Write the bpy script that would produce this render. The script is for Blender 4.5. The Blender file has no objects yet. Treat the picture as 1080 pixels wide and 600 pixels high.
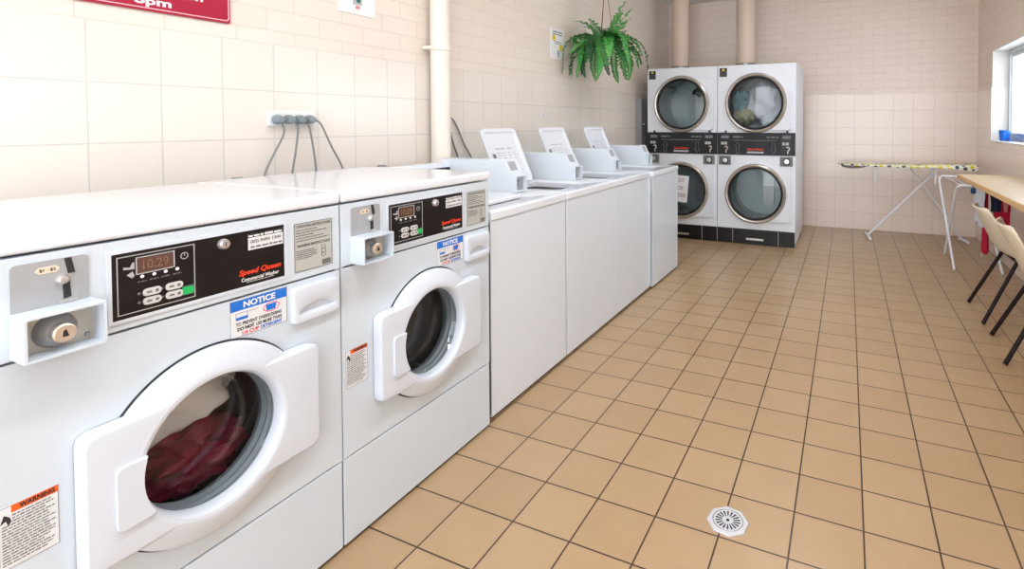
import bpy, bmesh, math, random
from mathutils import Vector, Matrix, noise
random.seed(7)
PI = math.pi
T = 0.2                      # one floor tile in metres
scene = bpy.context.scene
COL = scene.collection

# ------------------------------------------------------------------ materials
def lin(c):
    return tuple((v / 12.92 if v <= 0.04045 else ((v + 0.055) / 1.055) ** 2.4) for v in c)
def rgb(r, g, b):
    return lin((r / 255, g / 255, b / 255)) + (1.0,)
def mat(name, col, rough=0.5, metal=0.0, coat=0.0, spec=0.5, bump=0.0, bump_scale=200.0, vary=0.0, vary_scale=8.0):
    m = bpy.data.materials.new(name); m.use_nodes = True
    nt = m.node_tree; b = nt.nodes['Principled BSDF']
    b.inputs['Base Color'].default_value = col
    b.inputs['Roughness'].default_value = rough
    b.inputs['Metallic'].default_value = metal
    b.inputs['Coat Weight'].default_value = coat
    b.inputs['Coat Roughness'].default_value = 0.08
    b.inputs['Specular IOR Level'].default_value = spec
    if vary or bump:
        tc = nt.nodes.new('ShaderNodeTexCoord')
    if vary:
        n = nt.nodes.new('ShaderNodeTexNoise'); n.inputs['Scale'].default_value = vary_scale; n.inputs['Detail'].default_value = 4
        nt.links.new(tc.outputs['Object'], n.inputs['Vector'])
        mx = nt.nodes.new('ShaderNodeMix'); mx.data_type = 'RGBA'
        mx.inputs['A'].default_value = tuple(v * (1 - vary) for v in col[:3]) + (1,)
        mx.inputs['B'].default_value = tuple(min(1, v * (1 + vary)) for v in col[:3]) + (1,)
        nt.links.new(n.outputs['Fac'], mx.inputs['Factor']); nt.links.new(mx.outputs['Result'], b.inputs['Base Color'])
    if bump:
        n = nt.nodes.new('ShaderNodeTexNoise'); n.inputs['Scale'].default_value = bump_scale
        nt.links.new(tc.outputs['Object'], n.inputs['Vector'])
        bp = nt.nodes.new('ShaderNodeBump'); bp.inputs['Strength'].default_value = bump; bp.inputs['Distance'].default_value = 0.002
        nt.links.new(n.outputs['Fac'], bp.inputs['Height']); nt.links.new(bp.outputs['Normal'], b.inputs['Normal'])
    return m
def glass_mat(name, tint, rough=0.02, refl=1.0):
    m = bpy.data.materials.new(name); m.use_nodes = True
    nt = m.node_tree; nt.nodes.clear()
    out = nt.nodes.new('ShaderNodeOutputMaterial'); mix = nt.nodes.new('ShaderNodeMixShader')
    tr = nt.nodes.new('ShaderNodeBsdfTransparent'); tr.inputs['Color'].default_value = tint
    gl = nt.nodes.new('ShaderNodeBsdfGlossy'); gl.inputs['Roughness'].default_value = rough
    fr = nt.nodes.new('ShaderNodeLayerWeight'); fr.inputs['Blend'].default_value = 0.5
    pw = nt.nodes.new('ShaderNodeMath'); pw.operation = 'POWER'; pw.inputs[1].default_value = 5
    nt.links.new(fr.outputs['Facing'], pw.inputs[0])
    ml = nt.nodes.new('ShaderNodeMath'); ml.operation = 'MULTIPLY_ADD'; ml.inputs[1].default_value = 0.9 * refl; ml.inputs[2].default_value = 0.045 * refl
    nt.links.new(pw.outputs[0], ml.inputs[0]); nt.links.new(ml.outputs[0], mix.inputs[0])
    nt.links.new(tr.outputs[0], mix.inputs[1]); nt.links.new(gl.outputs[0], mix.inputs[2])
    nt.links.new(mix.outputs[0], out.inputs['Surface'])
    return m
def emit_mat(name, col, s):
    m = bpy.data.materials.new(name); m.use_nodes = True
    nt = m.node_tree; b = nt.nodes['Principled BSDF']
    b.inputs['Base Color'].default_value = col
    b.inputs['Emission Color'].default_value = col; b.inputs['Emission Strength'].default_value = s
    return m
def brick_mat(name, axis, c1, c2, mortar, bw, bh, ms, off, u0, v0, rough, bump, smooth=0.1, coat=0.0, vaxis='Z', stain=0.0, wavy=0.0):
    """wall or floor covering: u runs along a world axis, v along another"""
    m = bpy.data.materials.new(name); m.use_nodes = True
    nt = m.node_tree; b = nt.nodes['Principled BSDF']
    g = nt.nodes.new('ShaderNodeNewGeometry'); s = nt.nodes.new('ShaderNodeSeparateXYZ')
    nt.links.new(g.outputs['Position'], s.inputs[0])
    cmb = nt.nodes.new('ShaderNodeCombineXYZ')
    for k, (ax, o) in enumerate(((axis, u0), (vaxis, v0))):
        a = nt.nodes.new('ShaderNodeMath'); a.operation = 'SUBTRACT'; a.inputs[1].default_value = o - 20 * (bw if k == 0 else bh * 2)
        nt.links.new(s.outputs[ax], a.inputs[0]); nt.links.new(a.outputs[0], cmb.inputs[k])
    br = nt.nodes.new('ShaderNodeTexBrick'); br.offset = off; br.offset_frequency = 2; br.squash = 1.0
    br.inputs['Scale'].default_value = 1.0
    br.inputs['Brick Width'].default_value = bw; br.inputs['Row Height'].default_value = bh
    br.inputs['Mortar Size'].default_value = ms; br.inputs['Mortar Smooth'].default_value = smooth; br.inputs['Bias'].default_value = 0.0
    br.inputs['Color1'].default_value = c1; br.inputs['Color2'].default_value = c2; br.inputs['Mortar'].default_value = mortar
    nt.links.new(cmb.outputs[0], br.inputs['Vector'])
    last = br.outputs['Color']
    if stain:
        n = nt.nodes.new('ShaderNodeTexNoise'); n.inputs['Scale'].default_value = 9; n.inputs['Detail'].default_value = 6
        nt.links.new(g.outputs['Position'], n.inputs['Vector'])
        mx = nt.nodes.new('ShaderNodeMix'); mx.data_type = 'RGBA'; mx.blend_type = 'MULTIPLY'; mx.inputs['Factor'].default_value = 1
        rp = nt.nodes.new('ShaderNodeMapRange'); rp.inputs['To Min'].default_value = 1 - stain; rp.inputs['To Max'].default_value = 1 + stain * 0.6
        nt.links.new(n.outputs['Fac'], rp.inputs['Value'])
        nt.links.new(last, mx.inputs['A']); nt.links.new(rp.outputs[0], mx.inputs['B']); last = mx.outputs['Result']
    nt.links.new(last, b.inputs['Base Color'])
    b.inputs['Roughness'].default_value = rough
    b.inputs['Coat Weight'].default_value = coat; b.inputs['Coat Roughness'].default_value = 0.12
    inv = nt.nodes.new('ShaderNodeMath'); inv.operation = 'SUBTRACT'; inv.inputs[0].default_value = 1
    nt.links.new(br.outputs['Fac'], inv.inputs[1])
    h = inv.outputs[0]
    if wavy:
        n2 = nt.nodes.new('ShaderNodeTexNoise'); n2.inputs['Scale'].default_value = 14
        nt.links.new(g.outputs['Position'], n2.inputs['Vector'])
        ad = nt.nodes.new('ShaderNodeMath'); ad.operation = 'MULTIPLY_ADD'; ad.inputs[1].default_value = wavy
        nt.links.new(n2.outputs['Fac'], ad.inputs[0]); nt.links.new(h, ad.inputs[2]); h = ad.outputs[0]
    bp = nt.nodes.new('ShaderNodeBump'); bp.inputs['Strength'].default_value = bump; bp.inputs['Distance'].default_value = 0.002
    nt.links.new(h, bp.inputs['Height']); nt.links.new(bp.outputs['Normal'], b.inputs['Normal'])
    return m

M = {}
M['enamel'] = mat('white_enamel', rgb(206, 217, 228), 0.3, coat=0.2)
M['enamel_b'] = mat('white_enamel_bright', rgb(221, 230, 240), 0.28, coat=0.3)
M['enamel_top_lit'] = mat('white_enamel_top_lit', rgb(228, 234, 243), 0.16, coat=0.4)  # tops lighter than the fronts: light from above put into the colour
M['plastic_w'] = mat('white_plastic', rgb(211, 219, 231), 0.34, coat=0.2)
M['dryer_w'] = mat('dryer_white', rgb(224, 228, 236), 0.35, bump=0.08, bump_scale=500)
M['dark_gap'] = mat('dark_gap', rgb(40, 40, 44), 0.7)
M['black'] = mat('black_panel', rgb(22, 18, 19), 0.34, spec=0.35)
M['black_soft'] = mat('black_soft', rgb(24, 25, 30), 0.45, spec=0.35)
M['grey_plate'] = mat('grey_plate', rgb(168, 171, 175), 0.38, metal=0.15)
M['steel'] = mat('steel', rgb(205, 203, 200), 0.28, metal=0.7)
M['zinc'] = mat('zinc_plate', rgb(206, 204, 194), 0.42, metal=0.2, vary=0.25, vary_scale=30)
M['lock_dark'] = mat('lock_collar', rgb(160, 160, 162), 0.4, metal=0.3)
M['brass'] = mat('lock_face', rgb(206, 190, 172), 0.32, metal=0.5)
M['champ'] = mat('champagne_ring', rgb(182, 174, 166), 0.25, metal=0.6)
M['rubber'] = mat('grey_rubber', rgb(112, 120, 126), 0.42)
M['rubber_d'] = mat('dark_rubber', rgb(48, 54, 60), 0.35)
M['drum'] = mat('drum_steel', rgb(150, 150, 150), 0.35, metal=0.6)
M['drum_dry'] = mat('dryer_drum', rgb(160, 172, 174), 0.45, metal=0.2)
M['glass'] = glass_mat('door_glass', (0.93, 0.95, 0.96, 1), 0.02, 1.0)
M['glass_d'] = glass_mat('dryer_glass', (0.92, 0.96, 0.97, 1), 0.03, 1.0)
M['pane'] = glass_mat('window_glass', (0.95, 0.97, 0.98, 1), 0.02, 0.8)
M['display'] = mat('display_glass', rgb(96, 70, 62), 0.2)
M['digits'] = emit_mat('amber_digits', rgb(122, 92, 66), 0.0)
M['grey_line'] = mat('grey_print', rgb(175, 175, 178), 0.5)
M['mid_line'] = mat('mid_grey_print', rgb(112, 112, 118), 0.5)
M['white_print'] = mat('white_print', rgb(238, 238, 240), 0.5)
M['red_print'] = mat('red_print', rgb(226, 62, 30), 0.5)
M['pink_red'] = mat('pinkish_red_print', rgb(232, 70, 84), 0.5)
M['blue_print'] = mat('blue_print', rgb(24, 112, 214), 0.5)
M['black_print'] = mat('black_print', rgb(40, 40, 46), 0.6)
M['orange'] = mat('orange_print', rgb(226, 98, 30), 0.5)
M['green'] = mat('green_button', rgb(26, 180, 96), 0.4)
M['btn'] = mat('silver_button', rgb(205, 206, 206), 0.4)
M['sticker'] = mat('sticker_white', rgb(224, 227, 231), 0.5)
M['instr'] = mat('instruction_grey', rgb(182, 184, 180), 0.45)
M['instr_d'] = mat('instruction_print', rgb(112, 114, 112), 0.5)
M['lid_print'] = mat('pale_print', rgb(176, 178, 182), 0.6)
M['lock_plate'] = mat('dark_lock_plate', rgb(112, 110, 114), 0.45)
M['ivory'] = mat('ivory_tag', rgb(226, 212, 190), 0.5)
M['sign'] = mat('burgundy_sign', rgb(168, 16, 56), 0.3)
M['sign_b'] = mat('sign_border', rgb(232, 200, 208), 0.4)
M['paper'] = mat('paper', rgb(236, 238, 242), 0.7)
M['yellow'] = mat('yellow_print', rgb(236, 204, 40), 0.5)
M['pipe'] = mat('painted_pipe', rgb(236, 228, 218), 0.38)
M['duct'] = mat('painted_duct', rgb(222, 200, 184), 0.45)
M['galv'] = mat('galvanised_band', rgb(150, 150, 150), 0.35, metal=0.8)
M['socket'] = mat('socket_plastic', rgb(234, 238, 242), 0.35)
M['cord'] = mat('grey_cord', rgb(128, 130, 130), 0.5)
M['plug'] = mat('grey_plug', rgb(128, 140, 146), 0.45)
M['wood'] = mat('pale_wood', rgb(214, 190, 152), 0.28, vary=0.06, vary_scale=5)
M['wood_e'] = mat('wood_edge', rgb(216, 174, 116), 0.4)
M['airer'] = mat('white_wire', rgb(232, 234, 240), 0.4)
M['shell'] = mat('beige_shell', rgb(230, 216, 194), 0.42)
M['leg'] = mat('dark_leg', rgb(24, 11, 11), 0.55, spec=0.25)
M['alu'] = mat('aluminium', rgb(200, 204, 210), 0.3, metal=0.7)
M['reveal'] = mat('reveal_paint', rgb(226, 224, 220), 0.4)
M['ceil'] = mat('ceiling_paint', rgb(240, 236, 230), 0.7)
M['blue_pl'] = mat('blue_plastic', rgb(20, 110, 220), 0.35)
M['teal'] = mat('teal_plastic', rgb(10, 84, 130), 0.45)
M['red_cloth'] = mat('red_cloth', rgb(196, 20, 60), 0.85)
M['maroon'] = mat('wine_cloth', rgb(128, 12, 54), 0.5, vary=0.5, vary_scale=25)
M['grey_cloth'] = mat('pale_grey_cloth', rgb(236, 232, 228), 0.85)
M['white_cloth'] = mat('white_cloth', rgb(216, 218, 228), 0.85)
M['sheet'] = mat('grey_white_sheet', rgb(178, 178, 186), 0.85)
M['navy'] = mat('navy_cloth', rgb(26, 34, 72), 0.85)
M['pink_cloth'] = mat('pink_cloth', rgb(214, 140, 140), 0.85)
M['olive'] = mat('olive_cloth', rgb(120, 116, 84), 0.85)
M['teal_cloth'] = mat('teal_cloth', rgb(56, 106, 112), 0.85)
M['dkgreen'] = mat('dark_green_cloth', rgb(40, 62, 60), 0.85)
M['cabinet'] = mat('grey_cabinet', rgb(150, 148, 150), 0.45)
M['drain'] = mat('drain_plate', rgb(206, 208, 214), 0.32, metal=0.3)
M['terra'] = mat('terracotta', rgb(186, 92, 44), 0.8)
M['string'] = mat('brown_string', rgb(120, 78, 58), 0.9)
M['soil'] = mat('soil', rgb(50, 36, 26), 0.95)
for i, c in enumerate(((38, 112, 46), (58, 146, 58), (26, 86, 42), (92, 174, 88))):
    M['fern%d' % i] = mat('fern_green_%s' % 'abcd'[i], rgb(*c), 0.5)
M['light'] = emit_mat('tube_light', (0.95, 0.98, 1.0, 1), 5)
M['fitting'] = mat('fitting_white', rgb(240, 240, 240), 0.5)
def cover_mat():
    m = bpy.data.materials.new('ironing_cover'); m.use_nodes = True
    nt = m.node_tree; b = nt.nodes['Principled BSDF']; b.inputs['Roughness'].default_value = 0.85
    tc = nt.nodes.new('ShaderNodeTexCoord'); mp = nt.nodes.new('ShaderNodeMapping')
    mp.inputs['Rotation'].default_value = (0.5, 0.4, PI / 4)
    nt.links.new(tc.outputs['Object'], mp.inputs['Vector'])
    v = nt.nodes.new('ShaderNodeTexVoronoi'); v.feature = 'F1'; v.inputs['Scale'].default_value = 23; v.inputs['Randomness'].default_value = 0.25
    nt.links.new(mp.outputs[0], v.inputs['Vector'])
    lt = nt.nodes.new('ShaderNodeMath'); lt.operation = 'LESS_THAN'; lt.inputs[1].default_value = 0.46
    nt.links.new(v.outputs['Distance'], lt.inputs[0])
    sp = nt.nodes.new('ShaderNodeSeparateColor'); nt.links.new(v.outputs['Color'], sp.inputs[0])
    gt = nt.nodes.new('ShaderNodeMath'); gt.operation = 'GREATER_THAN'; gt.inputs[1].default_value = 0.66
    nt.links.new(sp.outputs[0], gt.inputs[0])
    c = nt.nodes.new('ShaderNodeMix'); c.data_type = 'RGBA'
    c.inputs['A'].default_value = rgb(226, 208, 40); c.inputs['B'].default_value = rgb(84, 84, 92)
    nt.links.new(gt.outputs[0], c.inputs['Factor'])
    mx = nt.nodes.new('ShaderNodeMix'); mx.data_type = 'RGBA'; mx.inputs['A'].default_value = rgb(236, 234, 220)
    nt.links.new(lt.outputs[0], mx.inputs['Factor']); nt.links.new(c.outputs['Result'], mx.inputs['B'])
    nt.links.new(mx.outputs['Result'], b.inputs['Base Color'])
    return m
M['cover'] = cover_mat()
M['floor'] = brick_mat('floor_tiles', 'X', rgb(177, 149, 115), rgb(171, 142, 108), rgb(66, 50, 36), T, T, 0.0028, 0.0, 0, 0, 0.34, 0.5, 0.05, coat=0.12, vaxis='Y', stain=0.07, wavy=0.25)
TH = 0.197
tile = (rgb(233, 225, 217), rgb(231, 222, 213), rgb(208, 205, 202))
tile_f = (rgb(237, 220, 208), rgb(235, 217, 204), rgb(214, 196, 185))
bric = (rgb(237, 221, 209), rgb(235, 218, 206), rgb(214, 195, 182))
M['tile_l'] = brick_mat('wall_tiles_left', 'Y', *tile, T, TH, 0.0024, 0.0, 0.465 * T, 0, 0.22, 0.5, 0.2, coat=0.2, wavy=0.12)
M['tile_b'] = brick_mat('wall_tiles_back', 'X', *tile_f, T, TH, 0.0024, 0.0, 0.07 * T, 0, 0.22, 0.5, 0.2, coat=0.2, wavy=0.12)
M['tile_r'] = brick_mat('wall_tiles_right', 'Y', *tile_f, T, TH, 0.0024, 0.0, 0.33 * T, 0, 0.22, 0.5, 0.2, coat=0.2, wavy=0.12)
bric_l = (rgb(232, 222, 212), rgb(230, 219, 208), rgb(216, 205, 195))
M['brick_l'] = brick_mat('painted_brick_left', 'Y', *bric_l, 0.24, 0.086, 0.0035, 0.5, 0.03, 8 * TH - 0.03, 0.5, 0.45, 0.9, wavy=0.3)
M['brick_b'] = brick_mat('painted_brick_back', 'X', *bric, 0.24, 0.086, 0.0035, 0.5, 0.08, 8 * TH - 0.03, 0.5, 0.45, 0.9, wavy=0.3)
M['brick_r'] = brick_mat('painted_brick_right', 'Y', *bric, 0.24, 0.086, 0.0035, 0.5, 0.0, 8 * TH - 0.03, 0.5, 0.45, 0.9, wavy=0.3)

# ------------------------------------------------------------------ mesh building
class MB:
    def __init__(self): self.bm = bmesh.new(); self.bev = False
    def box(self, x0, x1, y0, y1, z0, z1, bev=0.0, seg=2, mi=0):
        bm = self.bm
        vs = [bm.verts.new((x, y, z)) for x in (x0, x1) for y in (y0, y1) for z in (z0, z1)]
        idx = ((0, 1, 3, 2), (4, 6, 7, 5), (0, 4, 5, 1), (2, 3, 7, 6), (0, 2, 6, 4), (1, 5, 7, 3))
        fs = [bm.faces.new([vs[i] for i in f]) for f in idx]
        for f in fs: f.material_index = mi
        if bev:
            self.bev = True
            es = {e for f in fs for e in f.edges}
            r = bmesh.ops.bevel(bm, geom=list(es), offset=bev, segments=seg, affect='EDGES', profile=0.5)
            for f in r['faces']: f.material_index = mi
        return self
    def prism(self, pts, plane, d0, d1, mi=0, bev=0.0):
        """2-D outline in plane 'yz' / 'xz' / 'xy', extruded along the third axis"""
        bm = self.bm
        P = {'yz': lambda a, b, d: (d, a, b), 'xz': lambda a, b, d: (a, d, b), 'xy': lambda a, b, d: (a, b, d)}[plane]
        A = [bm.verts.new(P(a, b, d0)) for a, b in pts]; B = [bm.verts.new(P(a, b, d1)) for a, b in pts]
        n = len(pts); fs = []
        fs.append(bm.faces.new(A)); fs.append(bm.faces.new(B[::-1]))
        for i in range(n): fs.append(bm.faces.new((A[i], B[i], B[(i + 1) % n], A[(i + 1) % n])))
        for f in fs: f.material_index = mi
        if bev:
            self.bev = True
            bmesh.ops.bevel(bm, geom=[e for e in fs[1].edges] + [e for e in fs[0].edges], offset=bev, segments=2, affect='EDGES', profile=0.5)
        return self
    def loft(self, rings, closed=True, cap0=False, cap1=False, mi=0):
        bm = self.bm
        V = [[bm.verts.new(p) for p in r] for r in rings]
        for a, b in zip(V, V[1:]):
            n = len(a)
            for i in range(n if closed else n - 1):
                j = (i + 1) % n
                bm.faces.new((a[i], a[j], b[j], b[i])).material_index = mi
        if cap0: bm.faces.new(V[0][::-1]).material_index = mi
        if cap1: bm.faces.new(V[-1]).material_index = mi
        return self
    def lathe(self, prof, c, axis='x', seg=48, cap0=False, cap1=False, mi=0):
        """prof: (radius, offset along axis)"""
        rings = []
        for r, a in prof:
            ring = []
            for k in range(seg):
                t = 2 * PI * k / seg; u, w = r * math.cos(t), r * math.sin(t)
                ring.append({'x': (c[0] + a, c[1] + u, c[2] + w), 'y': (c[0] + u, c[1] + a, c[2] + w), 'z': (c[0] + u, c[1] + w, c[2] + a)}[axis])
            rings.append(ring)
        return self.loft(rings, True, cap0, cap1, mi)
    def tube(self, pts, r, seg=10, cap=True, mi=0, smooth=0):
        pts = [Vector(p) for p in pts]
        if smooth:
            q = []
            for i in range(len(pts) - 1):
                p0, p1, p2, p3 = pts[max(i - 1, 0)], pts[i], pts[i + 1], pts[min(i + 2, len(pts) - 1)]
                for k in range(smooth):
                    t = k / smooth
                    q.append(0.5 * ((2 * p1) + (p2 - p0) * t + (2 * p0 - 5 * p1 + 4 * p2 - p3) * t * t + (3 * p1 - p0 - 3 * p2 + p3) * t ** 3))
            pts = q + [pts[-1]]
        rs = r if isinstance(r, (list, tuple)) else [r] * len(pts)
        if len(rs) != len(pts):
            rs = [rs[0] + (rs[-1] - rs[0]) * i / (len(pts) - 1) for i in range(len(pts))]
        t = (pts[1] - pts[0]).normalized()
        n = t.orthogonal().normalized(); rings = []
        for i, p in enumerate(pts):
            d = (pts[min(i + 1, len(pts) - 1)] - pts[max(i - 1, 0)]).normalized()
            n = (n - d * n.dot(d)).normalized(); b = d.cross(n)
            rings.append([p + (n * math.cos(2 * PI * k / seg) + b * math.sin(2 * PI * k / seg)) * rs[i] for k in range(seg)])
        return self.loft(rings, True, cap, cap, mi)
    def plate_hole(self, y0, y1, z0, z1, cy, cz, r, x0, x1, seg=64, mi=0):
        """upright plate (thickness along x) with a round hole"""
        ang = [2 * PI * k / seg for k in range(seg)]
        for (a, b) in ((y0, z0), (y0, z1), (y1, z0), (y1, z1)):
            ang.append(math.atan2(b - cz, a - cy) % (2 * PI))
        ang = sorted(set(round(a, 6) for a in ang))
        inn, out = [], []
        for a in ang:
            c, s = math.cos(a), math.sin(a)
            t = min(((y1 - cy) / c if c > 1e-9 else (y0 - cy) / c if c < -1e-9 else 1e9), ((z1 - cz) / s if s > 1e-9 else (z0 - cz) / s if s < -1e-9 else 1e9))
            inn.append((cy + r * c, cz + r * s)); out.append((cy + t * c, cz + t * s))
        return self.loft([[(x0, a, b) for a, b in inn], [(x1, a, b) for a, b in inn], [(x1, a, b) for a, b in out], [(x0, a, b) for a, b in out], [(x0, a, b) for a, b in inn]], True, mi=mi)
    def build(self, name, m, parent=None, smooth=True, angle=38):
        bmesh.ops.remove_doubles(self.bm, verts=self.bm.verts, dist=1e-6)
        bmesh.ops.recalc_face_normals(self.bm, faces=self.bm.faces)
        me = bpy.data.meshes.new(name); self.bm.to_mesh(me); self.bm.free()
        for k in (m if isinstance(m, (list, tuple)) else [m]): me.materials.append(M[k])
        if smooth:
            me.polygons.foreach_set('use_smooth', [True] * len(me.polygons)); me.set_sharp_from_angle(angle=math.radians(angle))
        o = bpy.data.objects.new(name, me); COL.objects.link(o)
        if parent: o.parent = parent
        if self.bev and smooth:
            wn = o.modifiers.new('weighted_normals', 'WEIGHTED_NORMAL'); wn.keep_sharp = True; wn.weight = 100
        return o
def tag(o, label=None, cat=None, group=None, kind=None):
    if label: o['label'] = label
    if cat: o['category'] = cat
    if group: o['group'] = group
    if kind: o['kind'] = kind
    return o
def thing(name, loc, label, cat, group=None):
    o = bpy.data.objects.new(name, None); COL.objects.link(o); o.location = loc; o.empty_display_size = 0.1
    return tag(o, label, cat, group)
def copy_tree(o, parent=None):
    c = o.copy(); COL.objects.link(c); c.parent = parent
    for ch in [k for k in o.children]: copy_tree(ch, c)
    return c
def struct(o): return tag(o, kind='structure')
_font = {}
def text_mesh(body, w, h, bold=0.0, shear=0.0):
    """lettering as a flat list of faces fitted to w x h, centred on 0,0"""
    cu = bpy.data.curves.new('lettering', 'FONT'); cu.body = body; cu.size = 1; cu.offset = bold; cu.resolution_u = 3; cu.align_x = 'CENTER'; cu.space_line = 0.9
    ob = bpy.data.objects.new('lettering_source', cu); COL.objects.link(ob)
    dg = bpy.context.evaluated_depsgraph_get()
    me = bpy.data.meshes.new_from_object(ob.evaluated_get(dg))
    bpy.data.objects.remove(ob); bpy.data.curves.remove(cu)
    for v in me.vertices: v.co.x += shear * v.co.y
    xs = [v.co.x for v in me.vertices]; ys = [v.co.y for v in me.vertices]
    x0, x1, y0, y1 = min(xs), max(xs), min(ys), max(ys)
    pts = [((v.co.x - (x0 + x1) / 2) * w / (x1 - x0), (v.co.y - (y0 + y1) / 2) * h / (y1 - y0)) for v in me.vertices]
    fs = [list(p.vertices) for p in me.polygons]
    bpy.data.meshes.remove(me)
    return pts, fs
def lettering(name, lines, m, parent, face, d, th=0.0006):
    """lines: (text, centre a, centre b, width, height, bold, shear); face '+x' uses (a,b)=(y,z), '-y' uses (x,z)"""
    bm = bmesh.new()
    for body, a, b, w, h, bold, shear in lines:
        pts, fs = text_mesh(body, w, h, bold, shear)
        for dd in (d, d + th):
            vs = [bm.verts.new((dd, a + p, b + q) if face == '+x' else (a + p, -dd, b + q)) for p, q in pts]
            for f in fs:
                try: bm.faces.new([vs[i] for i in f])
                except ValueError: pass
    me = bpy.data.meshes.new(name); bm.to_mesh(me); bm.free(); me.materials.append(M[m])
    o = bpy.data.objects.new(name, me); COL.objects.link(o); o.parent = parent
    return o
def print_lines(name, rows, m, parent, face, d, th=0.0005, seed=1):
    """too small to read in the photograph: rows of little dashes; rows: (a0, a1, b, height)"""
    rnd = random.Random(seed); mb = MB()
    for a0, a1, b, h in rows:
        a = a0
        while a < a1:
            w = rnd.uniform(1.2, 4.5) * h
            e = min(a + w, a1)
            if face == '+x': mb.box(d, d + th, a, e, b, b + h * rnd.uniform(0.75, 1.0))
            else: mb.box(a, e, -d - th, -d, b, b + h * rnd.uniform(0.75, 1.0))
            a = e + h * 0.6
    return mb.build(name, m, parent, smooth=False)
def frame_bars(mb, y0, y1, z0, z1, t, d0, d1, face='+x'):
    for a0, a1, b0, b1 in ((y0, y1, z0, z0 + t), (y0, y1, z1 - t, z1), (y0, y0 + t, z0 + t, z1 - t), (y1 - t, y1, z0 + t, z1 - t)):
        if face == '+x': mb.box(d0, d1, a0, a1, b0, b1)
        else: mb.box(a0, a1, -d1, -d0, b0, b1)
    return mb
def rrect(a0, a1, b0, b1, r, seg=5):
    out = []
    for ca, cb, s in ((a1 - r, b1 - r, 0), (a0 + r, b1 - r, 1), (a0 + r, b0 + r, 2), (a1 - r, b0 + r, 3)):
        for k in range(seg + 1):
            t = PI / 2 * (s + k / seg); out.append((ca + r * math.cos(t), cb + r * math.sin(t)))
    return out
def cloth_blob(name, m, c, s, amp, freq, seed, sub=4, parent=None):
    bm = bmesh.new(); bmesh.ops.create_icosphere(bm, subdivisions=sub, radius=1)
    off = Vector((seed * 3.1, seed * 1.7, seed * 0.9))
    for v in bm.verts:
        p = v.co.copy()
        n1 = noise.noise(p * freq + off); n2 = abs(noise.noise(p * freq * 2.3 + off * 2))
        v.co = p * (1 + amp * n1 - amp * 0.9 * n2)
        v.co = Vector((v.co.x * s[0], v.co.y * s[1], v.co.z * s[2])) + Vector(c)
    mb = MB(); mb.bm.free(); mb.bm = bm
    return mb.build(name, m, parent, angle=60)

# ------------------------------------------------------------------ camera (fitted to the floor tiles)
f_px, cx, cy = 562.84, 642.17, 143.96
R = Vector((0.91294, 0.40809, -0.0020)); FW = Vector((-0.4086, 0.9124, -0.0260))
yaw, pit, rol = 0.421, 0.026, -0.002
FW = Vector((-math.sin(yaw) * math.cos(pit), math.cos(yaw) * math.cos(pit), -math.sin(pit)))
r0 = Vector((math.cos(yaw), math.sin(yaw), 0)); u0 = r0.cross(FW)
R = r0 * math.cos(rol) + u0 * math.sin(rol); U = u0 * math.cos(rol) - r0 * math.sin(rol)
cam = bpy.data.cameras.new('camera'); co = bpy.data.objects.new('camera', cam); COL.objects.link(co)
cam.sensor_width = 36; cam.sensor_fit = 'HORIZONTAL'; cam.lens = f_px * 36 / 1080
cam.shift_x = (540 - cx) / 1080; cam.shift_y = (cy - 300) / 1080; cam.clip_start = 0.02
mw = Matrix.Identity(4)
for i in range(3): mw[i][0], mw[i][1], mw[i][2] = R[i], U[i], -FW[i]
mw.translation = Vector((5.726 * T, -5.854 * T, 6.23 * T)); co.matrix_world = mw
scene.camera = co

# ------------------------------------------------------------------ the room
XL, XR, YB, YF, ZC, ZT = -5.2 * T, 12.05 * T, 28.33 * T, -3.6, 2.79, 8 * TH
struct(MB().box(XL - 0.2, XR + 0.3, YF - 0.2, YB + 0.2, -0.12, 0).build('floor', 'floor', smooth=False))
struct(MB().box(XL - 0.2, XR + 0.3, YF - 0.2, YB + 0.2, ZC, ZC + 0.1).build('ceiling', 'ceil', smooth=False))
struct(MB().box(XL - 0.2, XL, YF, YB, 0, ZT, mi=0).box(XL - 0.2, XL - 0.004, YF, YB, ZT, ZC, mi=1).build('wall_left', ['tile_l', 'brick_l'], smooth=False))
struct(MB().box(XL - 0.2, XR + 0.3, YB, YB + 0.2, 0, ZT, mi=0).box(XL - 0.2, XR + 0.3, YB + 0.004, YB + 0.2, ZT, ZC, mi=1).build('wall_back', ['tile_b', 'brick_b'], smooth=False))
# right wall with the window opening
WY0, WY1, WZ0, WZ1 = 14.6 * T, 25.3 * T, 5.28 * T, 9.68 * T
wr = MB()
def rw(y0, y1, z0, z1):
    if z0 < ZT: wr.box(XR, XR + 0.22, y0, y1, z0, min(z1, ZT), mi=0)
    if z1 > ZT: wr.box(XR + 0.004, XR + 0.22, y0, y1, max(z0, ZT), z1, mi=1)
rw(YF, WY0, 0, ZC); rw(WY1, YB, 0, ZC); rw(WY0, WY1, 0, WZ0); rw(WY0, WY1, WZ1, ZC)
struct(wr.build('wall_right', ['tile_r', 'brick_r'], smooth=False))
# front wall behind the camera, its unseen street opening widened to let in more daylight
OX0, OX1, OZ1 = -0.95, 2.32, 2.70
wf = MB().box(XL - 0.2, OX0, YF - 0.2, YF, 0, ZC).box(OX1, XR + 0.3, YF - 0.2, YF, 0, ZC).box(OX0, OX1, YF - 0.2, YF, OZ1, ZC)
struct(wf.build('wall_front', 'reveal', smooth=False))
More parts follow.
